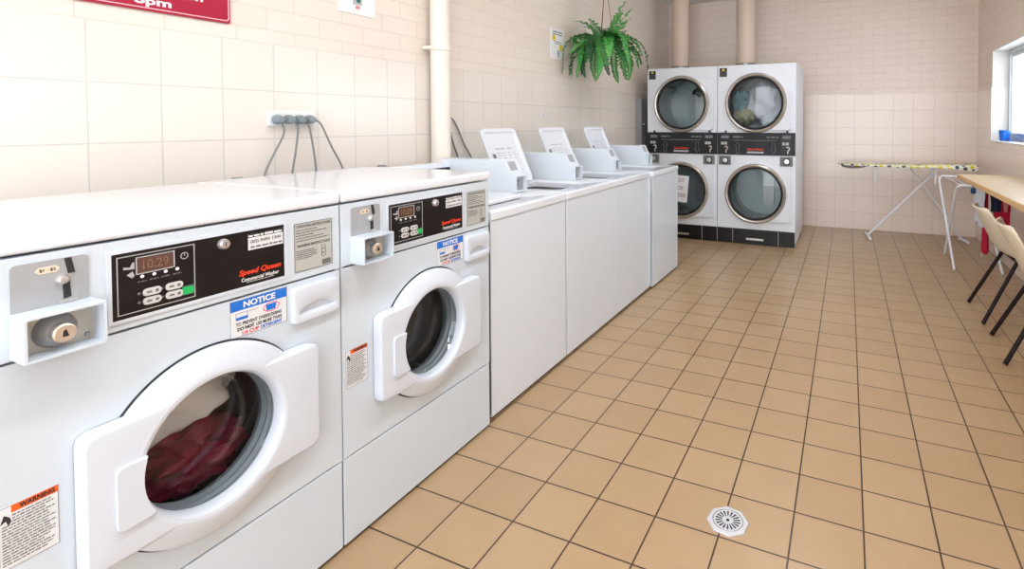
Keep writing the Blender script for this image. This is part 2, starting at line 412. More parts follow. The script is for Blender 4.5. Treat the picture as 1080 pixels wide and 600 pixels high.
# window: reveal lining, sill, aluminium frame, sliding sash, glass
fx = 12.7 * T
w = bpy.data.objects.new('window_1', None); COL.objects.link(w); w.location = (fx, (WY0 + WY1) / 2, WZ0); struct(w)
hw, hh = (WY1 - WY0) / 2, WZ1 - WZ0
lx = XR - fx
MB().box(lx + 0.004, 0.11, hw - 0.012, hw - 0.0005, 0.012, hh - 0.012).box(lx - 0.006, 0.10, hw - 0.026, hw - 0.0125, 0.012, ZT - WZ0, 0.002)\
    .box(lx + 0.004, 0.11, -hw + 0.0005, -hw + 0.012, 0.012, hh - 0.012).box(lx + 0.004, 0.11, -hw + 0.0005, hw - 0.0005, hh - 0.012, hh - 0.0005).build('window_reveal', 'reveal', w, smooth=False)
MB().box(lx - 0.008, 0.11, -hw + 0.0005, hw - 0.0005, 0.0005, 0.012, 0.003).build('window_sill', 'reveal', w)
fr = MB(); frame_bars(fr, -hw + 0.013, hw - 0.027, 0.013, hh - 0.013, 0.035, 0.0, 0.07); fr.build('window_frame', 'alu', w)
for k, (a, b, dx) in enumerate(((-0.02, hw - 0.064, 0.012), (-hw + 0.05, 0.02, 0.040))):
    s = MB(); frame_bars(s, a, b, 0.05, hh - 0.05, 0.035, dx, dx + 0.022); s = s.build('window_sash', 'alu', w)
    MB().box(dx + 0.009, dx + 0.013, a + 0.03, b - 0.03, 0.08, hh - 0.08).build('window_pane', 'pane', s, smooth=False)
MB().box(0.02, 0.034, hw - 0.074, hw - 0.065, 0.05, hh - 0.05).build('window_seal', 'black_soft', w)

# ------------------------------------------------------------------ front loading washers
def make_washer():
    W2 = 0.346
    root = thing('front_load_washer', (0, 0, 0), '', 'washing machine')
    DY, DZ = 0.005, 0.524
    c = MB()
    c.box(-0.70, -0.004, -W2, -W2 + 0.012, 0.03, 1.012).box(-0.70, -0.004, W2 - 0.012, W2, 0.03, 1.012)
    c.box(-0.70, -0.688, -W2 + 0.012, W2 - 0.012, 0.03, 1.012).box(-0.688, -0.03, -W2 + 0.012, W2 - 0.012, 0.03, 0.05)
    c.build('cabinet', 'enamel', root)
    for x in (-0.62, -0.07):
        for y in (-0.29, 0.29):
            MB().lathe([(0.022, 0), (0.024, 0.008), (0.012, 0.012), (0.012, 0.032)], (x, y, 0), 'z', 16, True, True).build('foot', 'black_soft', root)
    p = MB().plate_hole(-W2, W2, 0.2695, 0.826, DY, DZ, 0.155, -0.02, 0.0)
    p.build('front_panel', 'enamel', root)
    MB().box(-0.02, 0.0, -W2, W2, 0.012, 0.2645, 0.003).build('lower_panel', 'enamel', root)
    MB().box(-0.02, 0.003, -W2, W2, 0.8305, 1.0125, 0.004).build('control_panel', 'enamel', root)
    lid = MB().box(-0.60, 0.008, -W2 - 0.0005, W2 + 0.0005, 1.017, 1.05, 0.008, 3).build('top_lid', 'enamel_top_lit', root)
    MB().box(-0.695, -0.602, -W2, W2, 1.0125, 1.046, 0.006, 3).build('rear_rail', 'enamel_top_lit', root)
    # coin slide plate and vault box
    cp = MB().prism(rrect(-0.3135, -0.2085, 0.905, 0.998, 0.008), 'yz', 0.003, 0.006).build('coin_plate', 'grey_plate', root)
    MB().prism([(-0.243, 0.997), (-0.233, 0.997), (-0.228, 0.968), (-0.238, 0.968)], 'yz', 0.006, 0.0068).prism([(-0.246, 0.955), (-0.236, 0.957), (-0.234, 0.924), (-0.245, 0.922)], 'yz', 0.006, 0.0068).build('coin_slot', 'dark_gap', cp)
    MB().lathe([(0.0, 0.012), (0.006, 0.011), (0.009, 0.007), (0.0095, 0.0)], (0.006, -0.247, 0.959), 'x', 20).build('coin_return_button', 'steel', cp)
    MB().prism(rrect(-0.252, -0.226, 0.9155, 0.9205, 0.002), 'yz', 0.006, 0.009).build('slot_lip', 'steel', cp)
    tg = MB().prism([(-0.283, 0.981), (-0.277, 0.987), (-0.254, 0.987), (-0.249, 0.981), (-0.254, 0.975), (-0.277, 0.975)], 'yz', 0.006, 0.007).build('price_tag', 'ivory', cp)
    lettering('lettering', [('$1 - $2', -0.266, 0.981, 0.022, 0.006, 0.01, 0)], 'black_print', tg, '+x', 0.0072)
    a0, a1, b0, b1 = -0.316, -0.203, 0.834, 0.914
    bx = MB()
    t = 0.005
    bx.prism([(a0, b0), (a1, b0), (a1, b1), (a0, b1)], 'yz', 0.003, 0.0035)
    fo, fi = rrect(a0, a1, b0, b1, 0.003, 3), rrect(a0 + t, a1 - t, b0 + t, b1 - t, 0.002, 3)
    bx.loft([[(0.003, *q) for q in fo], [(0.057, *q) for q in fo], [(0.058, q[0] + (0.001 if q[0] < -0.26 else -0.001), q[1] + (0.001 if q[1] < 0.87 else -0.001)) for q in fo], [(0.058, *q) for q in fi], [(0.0036, *q) for q in fi]])
    bx = bx.build('coin_box', 'enamel', root)
    MB().box(0.003, 0.016, a0 + t, a1 - t, b0 + t, b1 - t).build('vault_plate', 'zinc', bx)
    for (y, z) in ((a0 + 0.012, b0 + 0.012), (a1 - 0.014, b0 + 0.014), (a0 + 0.012, b1 - 0.012), (a1 - 0.014, b1 - 0.012)):
        MB().lathe([(0.0, 0.003), (0.004, 0.003), (0.005, 0.0)], (0.016, y, z), 'x', 12).build('screw', 'lock_dark', bx)
    yc, zc = -0.262, 0.872
    MB().lathe([(0.031, 0), (0.030, 0.006), (0.024, 0.016), (0.0165, 0.022), (0.0165, 0.034), (0.0, 0.034)], (0.016, yc, zc), 'x', 40).build('lock_collar', 'lock_dark', bx)
    lk = MB().lathe([(0.0165, 0.0), (0.0165, 0.008), (0.014, 0.010), (0.0, 0.010)], (0.046, yc, zc), 'x', 32).build('lock', 'brass', bx)
    MB().prism([(yc - 0.004, zc - 0.006), (yc + 0.005, zc - 0.006), (yc + 0.003, zc + 0.001), (yc + 0.001, zc + 0.007), (yc - 0.003, zc + 0.004)], 'yz', 0.0561, 0.0566).build('keyhole', 'dark_gap', lk)
    # control fascia
    fs = MB(); frame_bars(fs, -0.181, 0.186, 0.846, 0.993, 0.007, 0.003, 0.006); fs.build('fascia_bezel', 'plastic_w', root)
    fa = MB().box(0.003, 0.0055, -0.174, 0.179, 0.853, 0.986).build('control_fascia', 'black', root)
    k = MB(); frame_bars(k, -0.166, -0.027, 0.861, 0.979, 0.0018, 0.0055, 0.0062); k.build('keypad_border', 'grey_line', fa)
    ds = MB().prism(rrect(-0.134, -0.067, 0.938, 0.972, 0.004), 'yz', 0.0055, 0.0065).build('display', 'display', fa)
    k = MB(); frame_bars(k, -0.135, -0.066, 0.937, 0.973, 0.002, 0.0065, 0.0072); k.build('display_frame', 'grey_line', ds)
    lettering('digits', [('10:29', -0.1, 0.955, 0.046, 0.019, 0.01, 0)], 'digits', ds, '+x', 0.0066)
    for y in (-0.124, -0.103, -0.0825, -0.061):
        l = MB().lathe([(0.0035, 0), (0.003, 0.0015), (0, 0.002)], (0.0055, y, 0.9315), 'x', 12).build('indicator_light', 'white_print', fa)
        print_lines('caption', [(y - 0.008, y + 0.008, 0.9205, 0.0028)], 'mid_line', l, '+x', 0.0056, seed=int(-y * 999))
    for y, z in ((-0.108, 0.897), (-0.108, 0.8785), (-0.068, 0.897), (-0.068, 0.8785)):
        b = MB().prism(rrect(y - 0.016, y + 0.016, z - 0.0075, z + 0.0075, 0.006), 'yz', 0.0055, 0.0085, bev=0.001).build('program_button', 'btn', fa)
        MB().lathe([(0.0035, 0), (0.0, 0.0006)], (0.0086, y + 0.008, z), 'x', 10).prism([(y - 0.010, z - 0.002), (y - 0.001, z - 0.002), (y - 0.001, z + 0.002), (y - 0.010, z + 0.002)], 'yz', 0.0086, 0.0089).build('button_mark', 'mid_line', b)
        MB().lathe([(0.003, 0), (0.0, 0.002)], (0.0055, y - 0.022, z), 'x', 10).build('indicator_light', 'mid_line', fa)
    k = MB(); frame_bars(k, -0.059, -0.029, 0.870, 0.890, 0.0012, 0.0055, 0.0062); k.build('start_border', 'mid_line', fa)
    MB().prism(rrect(-0.053, -0.032, 0.872, 0.888, 0.002), 'yz', 0.0055, 0.009, bev=0.001).build('start_button', 'green', fa)
    k = MB().lathe([(0.0075, 0), (0.0075, 0.0006), (0.006, 0.0006), (0.006, 0)], (0.0055, -0.047, 0.957), 'x', 24)
    k.box(0.0055, 0.0061, -0.0475, -0.0465, 0.957, 0.962).build('clock_icon', 'grey_line', fa)
    MB().prism([(-0.155, 0.957), (-0.144, 0.955), (-0.140, 0.964), (-0.137, 0.964), (-0.137, 0.950), (-0.155, 0.952)], 'yz', 0.0055, 0.0061).prism([(-0.150, 0.940), (-0.140, 0.946), (-0.137, 0.936), (-0.141, 0.932)], 'yz', 0.0055, 0.0061).build('coin_icon', 'grey_line', fa)
    kl = MB().lathe([(0.0, 0.012), (0.009, 0.012), (0.0115, 0.009), (0.0125, 0.0)], (0.0055, 0.032, 0.966), 'x', 32).build('key_lock', 'steel', fa)
    MB().box(0.0176, 0.0181, 0.0313, 0.0327, 0.961, 0.971).build('keyhole', 'dark_gap', kl)
    st = MB().box(0.0055, 0.0062, 0.089, 0.176, 0.938, 0.977).build('phone_sticker', 'sticker', fa)
    lettering('lettering', [('(03) 9495 1300', 0.1325, 0.957, 0.076, 0.010, 0.02, 0)], 'mid_line', st, '+x', 0.0063)
    print_lines('fine_print', [(0.094, 0.172, 0.9425, 0.005)], 'mid_line', st, '+x', 0.0063, seed=3)
    MB().box(0.0062, 0.0064, 0.089, 0.176, 0.968, 0.977).build('header_band', 'black', st)
    print_lines('fine_print', [(0.090, 0.175, 0.970, 0.005)], 'white_print', st, '+x', 0.0065, seed=4)
    lettering('logo', [('Speed Queen', 0.118, 0.885, 0.104, 0.0175, 0.03, 0.25)], 'red_print', fa, '+x', 0.0056)
    lettering('lettering', [('Commercial Washer', 0.118, 0.869, 0.092, 0.009, 0.008, 0.1)], 'white_print', fa, '+x', 0.0056)
    print_lines('fine_print', [(0.084, 0.150, 0.8605, 0.0022)], 'grey_line', fa, '+x', 0.0056, seed=5)
    # instruction plate
    ip = MB().prism(rrect(0.207, 0.320, 0.851, 0.981, 0.004), 'yz', 0.003, 0.0045).build('instruction_plate', 'instr', root)
    k = MB(); frame_bars(k, 0.2075, 0.3195, 0.8515, 0.9805, 0.0016, 0.0045, 0.005); k.build('plate_border', 'instr_d', ip)
    lettering('lettering', [('OPERATING INSTRUCTIONS', 0.2635, 0.9715, 0.100, 0.0075, 0.025, 0)], 'instr_d', ip, '+x', 0.0047)
    lettering('lettering', [('WASHING INSTRUCTIONS', 0.2635, 0.920, 0.098, 0.0075, 0.025, 0)], 'instr_d', ip, '+x', 0.0047)
    rows = [(0.213, 0.213 + wd, z, 0.0028) for z, wd in ((0.960, 0.06), (0.953, 0.09), (0.946, 0.05), (0.939, 0.08), (0.932, 0.095))] + [(0.213, 0.213 + wd, z, 0.0024) for z, wd in ((0.905, 0.05), (0.900, 0.06), (0.895, 0.055), (0.890, 0.06), (0.885, 0.045))]
    print_lines('fine_print', rows, 'instr_d', ip, '+x', 0.0047, seed=6)
    k = MB()
    for z in (0.901, 0.890, 0.879): frame_bars(k, 0.286, 0.299, z, z + 0.009, 0.001, 0.0047, 0.0052)
    k.box(0.0047, 0.0052, 0.288, 0.314, 0.856, 0.870); k.build('diagram', 'instr_d', ip)
    # dispenser drawer
    NA = 72; gc = (0.2675, 0.7505)
    def polar(inside):
        o = []
        for k in range(NA):
            c_, s_ = math.cos(2 * PI * k / NA), math.sin(2 * PI * k / NA); lo, hi = 0.0, 0.2
            for _ in range(30):
                m_ = (lo + hi) / 2
                if inside(gc[0] + m_ * c_, gc[1] + m_ * s_): lo = m_
                else: hi = m_
            o.append((gc[0] + lo * c_, gc[1] + lo * s_))
        return o
    def rbox(g):
        def f(y, z):
            dy, dz = max(abs(y - 0.267) - (0.070 - 0.010 + g), 0), max(abs(z - 0.764) - (0.048 - 0.010 + g), 0)
            return math.hypot(dy, dz) < 0.010
        return f
    def lens(g):
        return lambda y, z: z > 0.7375 - g and abs((y - 0.2675) / (0.054 + g)) < 1 and z < 0.7405 + g + 0.024 * (1 - ((y - 0.2675) / (0.054 + g)) ** 2) ** 0.5
    XX = lambda ring, x: [(x, a, b) for a, b in ring]
    MB().loft([XX(polar(rbox(0)), 0.0), XX(polar(rbox(0)), 0.010), XX(polar(rbox(-0.002)), 0.0135), XX(polar(rbox(-0.005)), 0.0145), XX(polar(lens(0.003)), 0.0145), XX(polar(lens(0)), 0.0130), XX(polar(lens(-0.003)), 0.0015)], True, False, True).build('dispenser_drawer', 'plastic_w', root)
    # notice sticker
    ns = MB().box(0.0, 0.0008, 0.047, 0.187, 0.733, 0.822).build('notice_sticker', 'sticker', root)
    k = MB(); frame_bars(k, 0.047, 0.187, 0.733, 0.822, 0.001, 0.0008, 0.0011); k.build('sticker_border', 'mid_line', ns)
    MB().box(0.0008, 0.0011, 0.048, 0.186, 0.797, 0.821).build('header_band', 'blue_print', ns)
    lettering('header_lettering', [('NOTICE', 0.117, 0.809, 0.078, 0.0150, 0.03, 0)], 'white_print', ns, '+x', 0.0012)
    lettering('lettering', [('TO PREVENT OVERSUDSING', 0.116, 0.764, 0.112, 0.0085, 0.012, 0), ('DO NOT', 0.083, 0.752, 0.040, 0.0085, 0.035, 0), ('USE MORE THAN', 0.140, 0.752, 0.064, 0.0085, 0.012, 0)], 'black_print', ns, '+x', 0.0009)
    lettering('red_lettering', [('1/4 CUP', 0.094, 0.7405, 0.040, 0.0085, 0.025, 0)], 'pink_red', ns, '+x', 0.0009)
    lettering('blue_lettering', [('DETERGENT', 0.146, 0.7405, 0.054, 0.0085, 0.02, 0)], 'blue_print', ns, '+x', 0.0009)
    k = MB(); frame_bars(k, 0.060, 0.088, 0.774, 0.791, 0.001, 0.0008, 0.0011); k.box(0.0008, 0.0011, 0.088, 0.113, 0.789, 0.790).build('cup_outline', 'mid_line', ns)
    MB().box(0.0011, 0.0014, 0.0605, 0.0875, 0.7745, 0.781).build('cup_fill', 'blue_print', ns)
    MB().prism([(0.134, 0.776), (0.156, 0.776), (0.159, 0.791), (0.132, 0.791)], 'yz', 0.0011, 0.0014).build('overfull_cup', 'blue_print', ns)
    e = [(0.146 + 0.021 * math.cos(q * PI / 16), 0.7835 + 0.0115 * math.sin(q * PI / 16)) for q in range(32)]
    ei = [(0.146 + 0.019 * math.cos(q * PI / 16), 0.7835 + 0.0098 * math.sin(q * PI / 16)) for q in range(32)]
    MB().loft([[(0.0015, *q) for q in e], [(0.0015, *q) for q in ei]]).build('warning_ring', 'pink_red', ns)
    # warning sticker
    ws = MB().box(0.0, 0.0008, -0.335, -0.258, 0.470, 0.580).build('warning_sticker', 'sticker', root)
    k = MB(); frame_bars(k, -0.335, -0.258, 0.470, 0.580, 0.0008, 0.0008, 0.0011); k.build('sticker_border', 'mid_line', ws)
    MB().box(0.0008, 0.0011, -0.319, -0.258, 0.567, 0.580).build('header_band', 'orange', ws)
    lettering('lettering', [('WARNING', -0.286, 0.5735, 0.046, 0.0085, 0.03, 0)], 'black_print', ws, '+x', 0.0012)
    MB().prism([(-0.333, 0.552), (-0.328, 0.567), (-0.321, 0.560), (-0.319, 0.552), (-0.323, 0.546), (-0.326, 0.556)], 'yz', 0.0008, 0.0011).build('hazard_icon', 'black_print', ws)
    rows = [(-0.318 if z > 0.55 else -0.331, -0.262 - random.uniform(0, 0.02), z, 0.0024) for z in [0.561 - 0.0052 * i for i in range(17)]]
    print_lines('fine_print', rows, 'instr_d', ws, '+x', 0.0009, seed=8)
    # door
    N = 128
    def outline(rc, grow, cr=0.02):
        y0, y1, z0, z1 = -0.236 - DY - grow, 0.254 - DY + grow, 0.383 - DZ - grow, 0.657 - DZ + grow
        out = []
        for k in range(N):
            a = 2 * PI * k / N + 0.003; c, s = math.cos(a), math.sin(a)
            t = min((y1 / c if c > 1e-9 else y0 / c if c < -1e-9 else 9), (z1 / s if s > 1e-9 else z0 / s if s < -1e-9 else 9))
            y, z = t * c, t * s
            # round the plate's corners
            for sy, yy in ((1, y1), (-1, y0)):
                for sz, zz in ((1, z1), (-1, z0)):
                    if y * sy > yy * sy - cr and z * sz > zz * sz - cr:
                        ccy, ccz = yy - sy * cr, zz - sz * cr
                        bq = -(c * ccy + s * ccz); dq = bq * bq - (ccy ** 2 + ccz ** 2 - cr * cr)
                        if dq > 0:
                            t = -bq + math.sqrt(dq); y, z = t * c, t * s
            r = max(rc + grow, math.hypot(y, z)); out.append((DY + r * c, DZ + r * s))
        return out
    cir = lambda r: [(DY + r * math.cos(2 * PI * k / N + 0.003), DZ + r * math.sin(2 * PI * k / N + 0.003)) for k in range(N)]
    X = lambda ring, x: [(x, a, b) for a, b in ring]
    door = MB().loft([X(outline(0.166, 0.0), 0.002), X(outline(0.166, 0.0), 0.027), X(outline(0.166, -0.0015), 0.031), X(outline(0.166, -0.005), 0.0335), X(outline(0.160, -0.008), 0.034), X(cir(0.151), 0.0335), X(cir(0.151), 0.004)]).build('door', 'plastic_w', root, angle=50)
    MB().loft([X(cir(0.212), 0.001), X(cir(0.212), 0.013), X(cir(0.209), 0.019), X(cir(0.202), 0.023), X(cir(0.172), 0.0315), X(cir(0.160), 0.0345), X(cir(0.152), 0.0335), X(cir(0.1465), 0.027), X(cir(0.1425), 0.012), X(cir(0.1425), 0.0)]).build('door_ring', 'plastic_w', door, angle=50)
    MB().loft([X(cir(0.2165), 0.0002), X(cir(0.2165), 0.0022), X(cir(0.209), 0.0022)]).build('door_gap_shade', 'dark_gap', door)  # raised dark ring, painted shade of the gap round the door
    hd = [q for q in rrect(-0.188, -0.10, 0.446, 0.572, 0.010) if q[0] < -0.15]      # left end of the grip
    arc = [(DY - math.sqrt(0.1495 ** 2 - (z - DZ) ** 2), z) for z in [0.446 + 0.126 * k / 12 for k in range(13)]]
    MB().prism(hd + arc, 'yz', 0.030, 0.041, bev=0.002).build('door_handle', 'plastic_w', door)
    MB().lathe([(0.1425, 0.004), (0.138, -0.004), (0.124, -0.030), (0.118, -0.075), (0.110, -0.082), (0.0, -0.085)], (0, DY, DZ), 'x', 64).build('door_glass', 'glass', door)
    # bellows, tub and drum
    MB().lathe([(0.156, -0.001), (0.150, -0.004), (0.147, -0.010), (0.150, -0.018), (0.144, -0.026), (0.147, -0.034), (0.141, -0.044), (0.143, -0.056), (0.152, -0.070), (0.20, -0.075)], (0, DY, DZ), 'x', 64).build('door_gasket', 'rubber', root)
    MB().lathe([(0.20, -0.078), (0.225, -0.09), (0.225, -0.18), (0.221, -0.19), (0.225, -0.20), (0.225, -0.38), (0.0, -0.385)], (0, DY, DZ), 'x', 64).build('drum', 'drum', root)
    for k in range(3):
        a = 2 * PI * k / 3 + 0.9
        p0 = Vector((-0.10, DY + 0.215 * math.cos(a), DZ + 0.215 * math.sin(a))); p1 = p0 + Vector((-0.26, 0, 0))
        MB().tube([p0, p1], 0.022, 10).build('drum_paddle', 'drum', root)
    return root
WX = -0.918 * T
wash = make_washer(); wash.location = (WX, -2.22 * T, 0)
tag(wash, 'front loading white washer nearest the camera with dark red laundry behind its round door', 'washing machine', 'front loading washers')
wash2 = copy_tree(wash); wash2.location = (WX, 1.262 * T, 0)
tag(wash2, 'front loading white washer with an empty drum, standing before the first top loader', 'washing machine', 'front loading washers')
y1 = -2.22 * T
def drum_fit(o): return o
tag(cloth_blob('laundry_towel', 'grey_cloth', (WX - 0.215, y1 - 0.005, 0.585), (0.105, 0.175, 0.115), 0.28, 2.2, 3), 'crumpled pale grey towel at the top of the washer drum', 'towel')
tag(cloth_blob('laundry_garment', 'maroon', (WX - 0.20, y1 + 0.045, 0.405), (0.095, 0.135, 0.080), 0.45, 3.2, 5), 'wine red wet garment lying in the bottom of the washer drum', 'garment')

# ------------------------------------------------------------------ top loading washers
def make_top_loader(is_open):
    W2 = 0.322
    root = thing('top_load_washer', (0, 0, 0), '', 'washing machine')
    TZ = 0.880
    c = MB().box(-0.70, -0.004, -W2, -W2 + 0.012, 0.03, TZ - 0.036).box(-0.70, -0.004, W2 - 0.012, W2, 0.03, TZ - 0.036).box(-0.70, -0.69, -W2 + 0.012, W2 - 0.012, 0.03, TZ - 0.036).box(-0.69, -0.04, -W2 + 0.012, W2 - 0.012, 0.03, 0.05)
    c.build('cabinet', 'enamel_b', root)
    MB().box(-0.02, 0.0, -W2, W2, 0.015, TZ - 0.038, 0.004).build('front_panel', 'enamel_b', root)
    for x in (-0.62, -0.07):
        for y in (-0.28, 0.28):
            MB().lathe([(0.022, 0), (0.024, 0.008), (0.012, 0.012), (0.012, 0.032)], (x, y, 0), 'z', 16, True, True).build('foot', 'black_soft', root)
    # worktop with the tub opening
    oy0, oy1, ox0, ox1 = -0.25, 0.09, -0.46, -0.10
    tp = MB()
    outer = rrect(-0.705, 0.006, -W2 - 0.0005, W2 + 0.0005, 0.012, 8); inner = rrect(ox0, ox1, oy0, oy1, 0.05, 8)
    def Z(ring, z): return [(a, b, z) for a, b in ring]
    tp.loft([Z(inner, TZ - 0.034), Z(inner, TZ - 0.006), Z(rrect(ox0 - 0.008, ox1 + 0.008, oy0 - 0.008, oy1 + 0.008, 0.055, 8), TZ), Z(rrect(-0.699, 0.0, -W2 + 0.005, W2 - 0.005, 0.010, 8), TZ), Z(outer, TZ - 0.007), Z(outer, TZ - 0.036), Z(inner, TZ - 0.034)])
    tp.build('worktop', 'enamel_top_lit', root)
    MB().loft([Z(rrect(ox0 - 0.02, ox1 + 0.02, oy0 - 0.02, oy1 + 0.02, 0.05, 8), TZ - 0.035), Z(rrect(ox0, ox1, oy0, oy1, 0.05, 8), TZ - 0.10), Z(rrect(ox0, ox1, oy0, oy1, 0.1, 8), 0.45)], True, False, True).build('tub', 'drum', root)
    # rear console and coin meter case
    hood = MB().prism([(-0.715, TZ), (-0.64, TZ), (-0.655, TZ + 0.142), (-0.665, TZ + 0.15), (-0.715, TZ + 0.15)], 'xz', -W2, 0.195).build('rear_console', 'enamel_b', root)
    MB().prism([(-0.6405, TZ + 0.02), (-0.6375, TZ + 0.02), (-0.651, TZ + 0.125), (-0.654, TZ + 0.125)], 'xz', -W2 + 0.03, 0.19).build('console_fascia', 'black_soft', hood)
    mc = MB().prism([(-0.715, TZ), (-0.250, TZ), (-0.250, TZ + 0.095), (-0.290, TZ + 0.170), (-0.715, TZ + 0.168)], 'xz', 0.195, 0.308, bev=0.003).build('meter_case', 'enamel_b', root)
    MB().prism([(-0.2585, TZ + 0.103), (-0.2555, TZ + 0.105), (-0.285, TZ + 0.162), (-0.289, TZ + 0.160)], 'xz', 0.207, 0.272).build('coin_plate', 'grey_plate', mc)
    vb = MB(); frame_bars(vb, 0.197, 0.300, TZ + 0.004, TZ + 0.090, 0.006, -0.250, -0.222); vb = vb.build('coin_box', 'enamel_b', mc)
    MB().box(-0.250, -0.244, 0.203, 0.294, TZ + 0.010, TZ + 0.084).build('vault_plate', 'grey_plate', vb)
    MB().lathe([(0.018, 0), (0.016, 0.012), (0.0, 0.013)], (-0.244, 0.25, TZ + 0.046), 'x', 24).build('lock', 'lock_dark', vb)
    # lid, hinged at its rear edge
    L = 0.345
    ang = math.radians(114 if is_open else 0.0)
    hx, hz = ox0 - 0.005, TZ + (0.006 if is_open else 0.0042)
    def place(a, y, n):      # a along lid from hinge, n thickness (0 = upper face when shut)
        ca, sa = math.cos(ang), math.sin(ang)
        return (hx + a * ca - n * sa, y, hz + a * sa + n * ca)
    lo, hi = rrect(0.0, L + 0.01, oy0 - 0.004, oy1 + 0.004, 0.03, 8), rrect(0.006, L + 0.004, oy0 + 0.002, oy1 - 0.002, 0.026, 8)
    inn = rrect(0.022, L - 0.012, oy0 + 0.018, oy1 - 0.018, 0.02, 8)
    inn2 = rrect(0.028, L - 0.018, oy0 + 0.024, oy1 - 0.024, 0.018, 8)
    def Q(ring, n): return [place(a, y, n) for a, y in ring]
    lid = MB().loft([Q(inn2, 0.006), Q(inn, -0.003), Q(lo, -0.004), Q(lo, 0.008), Q(hi, 0.014)], True, True, True).build('lid', 'enamel_top_lit', root)
    if is_open:
        # instruction print on the underside
        g = MB(); rnd = random.Random(5)
        def q(a0, a1, b0, b1):
            pts = [place(a, y, 0.0058) for a, y in ((a0, b0), (a1, b0), (a1, b1), (a0, b1))]
            pts2 = [place(a, y, 0.0064) for a, y in ((a0, b0), (a1, b0), (a1, b1), (a0, b1))]
            g.loft([pts, pts2], True, True, True)
        q(0.168, 0.196, -0.215, -0.185); g.build('lid_symbol', 'instr_d', lid, smooth=False); g = MB()
        for i in range(9):
            a = 0.06 + i * 0.017
            for j in range(4):
                b = -0.17 + j * 0.055
                if rnd.random() < 0.85: q(a, a + 0.005, b, b + rnd.uniform(0.025, 0.05))
        for b in (-0.17, -0.12, -0.05): q(0.222, 0.230, b, b + 0.045)
        g.build('lid_label', 'lid_print', lid, smooth=False)
        MB().tube([place(0.01, oy1 + 0.012, 0.0), place(0.05, oy1 + 0.012, 0.003)], 0.006, 8).build('lid_hinge', 'galv', lid)
    return root
TX = -1.0 * T
tl_closed = make_top_loader(False); tl_closed.location = (TX, 4.78 * T, 0)
tag(tl_closed, 'top loading washer with its lid shut, first after the front loaders', 'washing machine', 'top loading washers')
tl = make_top_loader(True); tl.location = (TX, 8.05 * T, 0)
tag(tl, 'top loading washer with raised lid, the open one nearest the camera', 'washing machine', 'top loading washers')
t3 = copy_tree(tl); t3.location = (TX, 11.28 * T, 0)
tag(t3, 'top loading washer with raised lid, in the middle of the three open ones', 'washing machine', 'top loading washers')
t4 = copy_tree(tl); t4.location = (TX + 0.02, 14.54 * T, 0)
tag(t4, 'top loading washer with raised lid at the far end, nearest the dryers', 'washing machine', 'top loading washers')

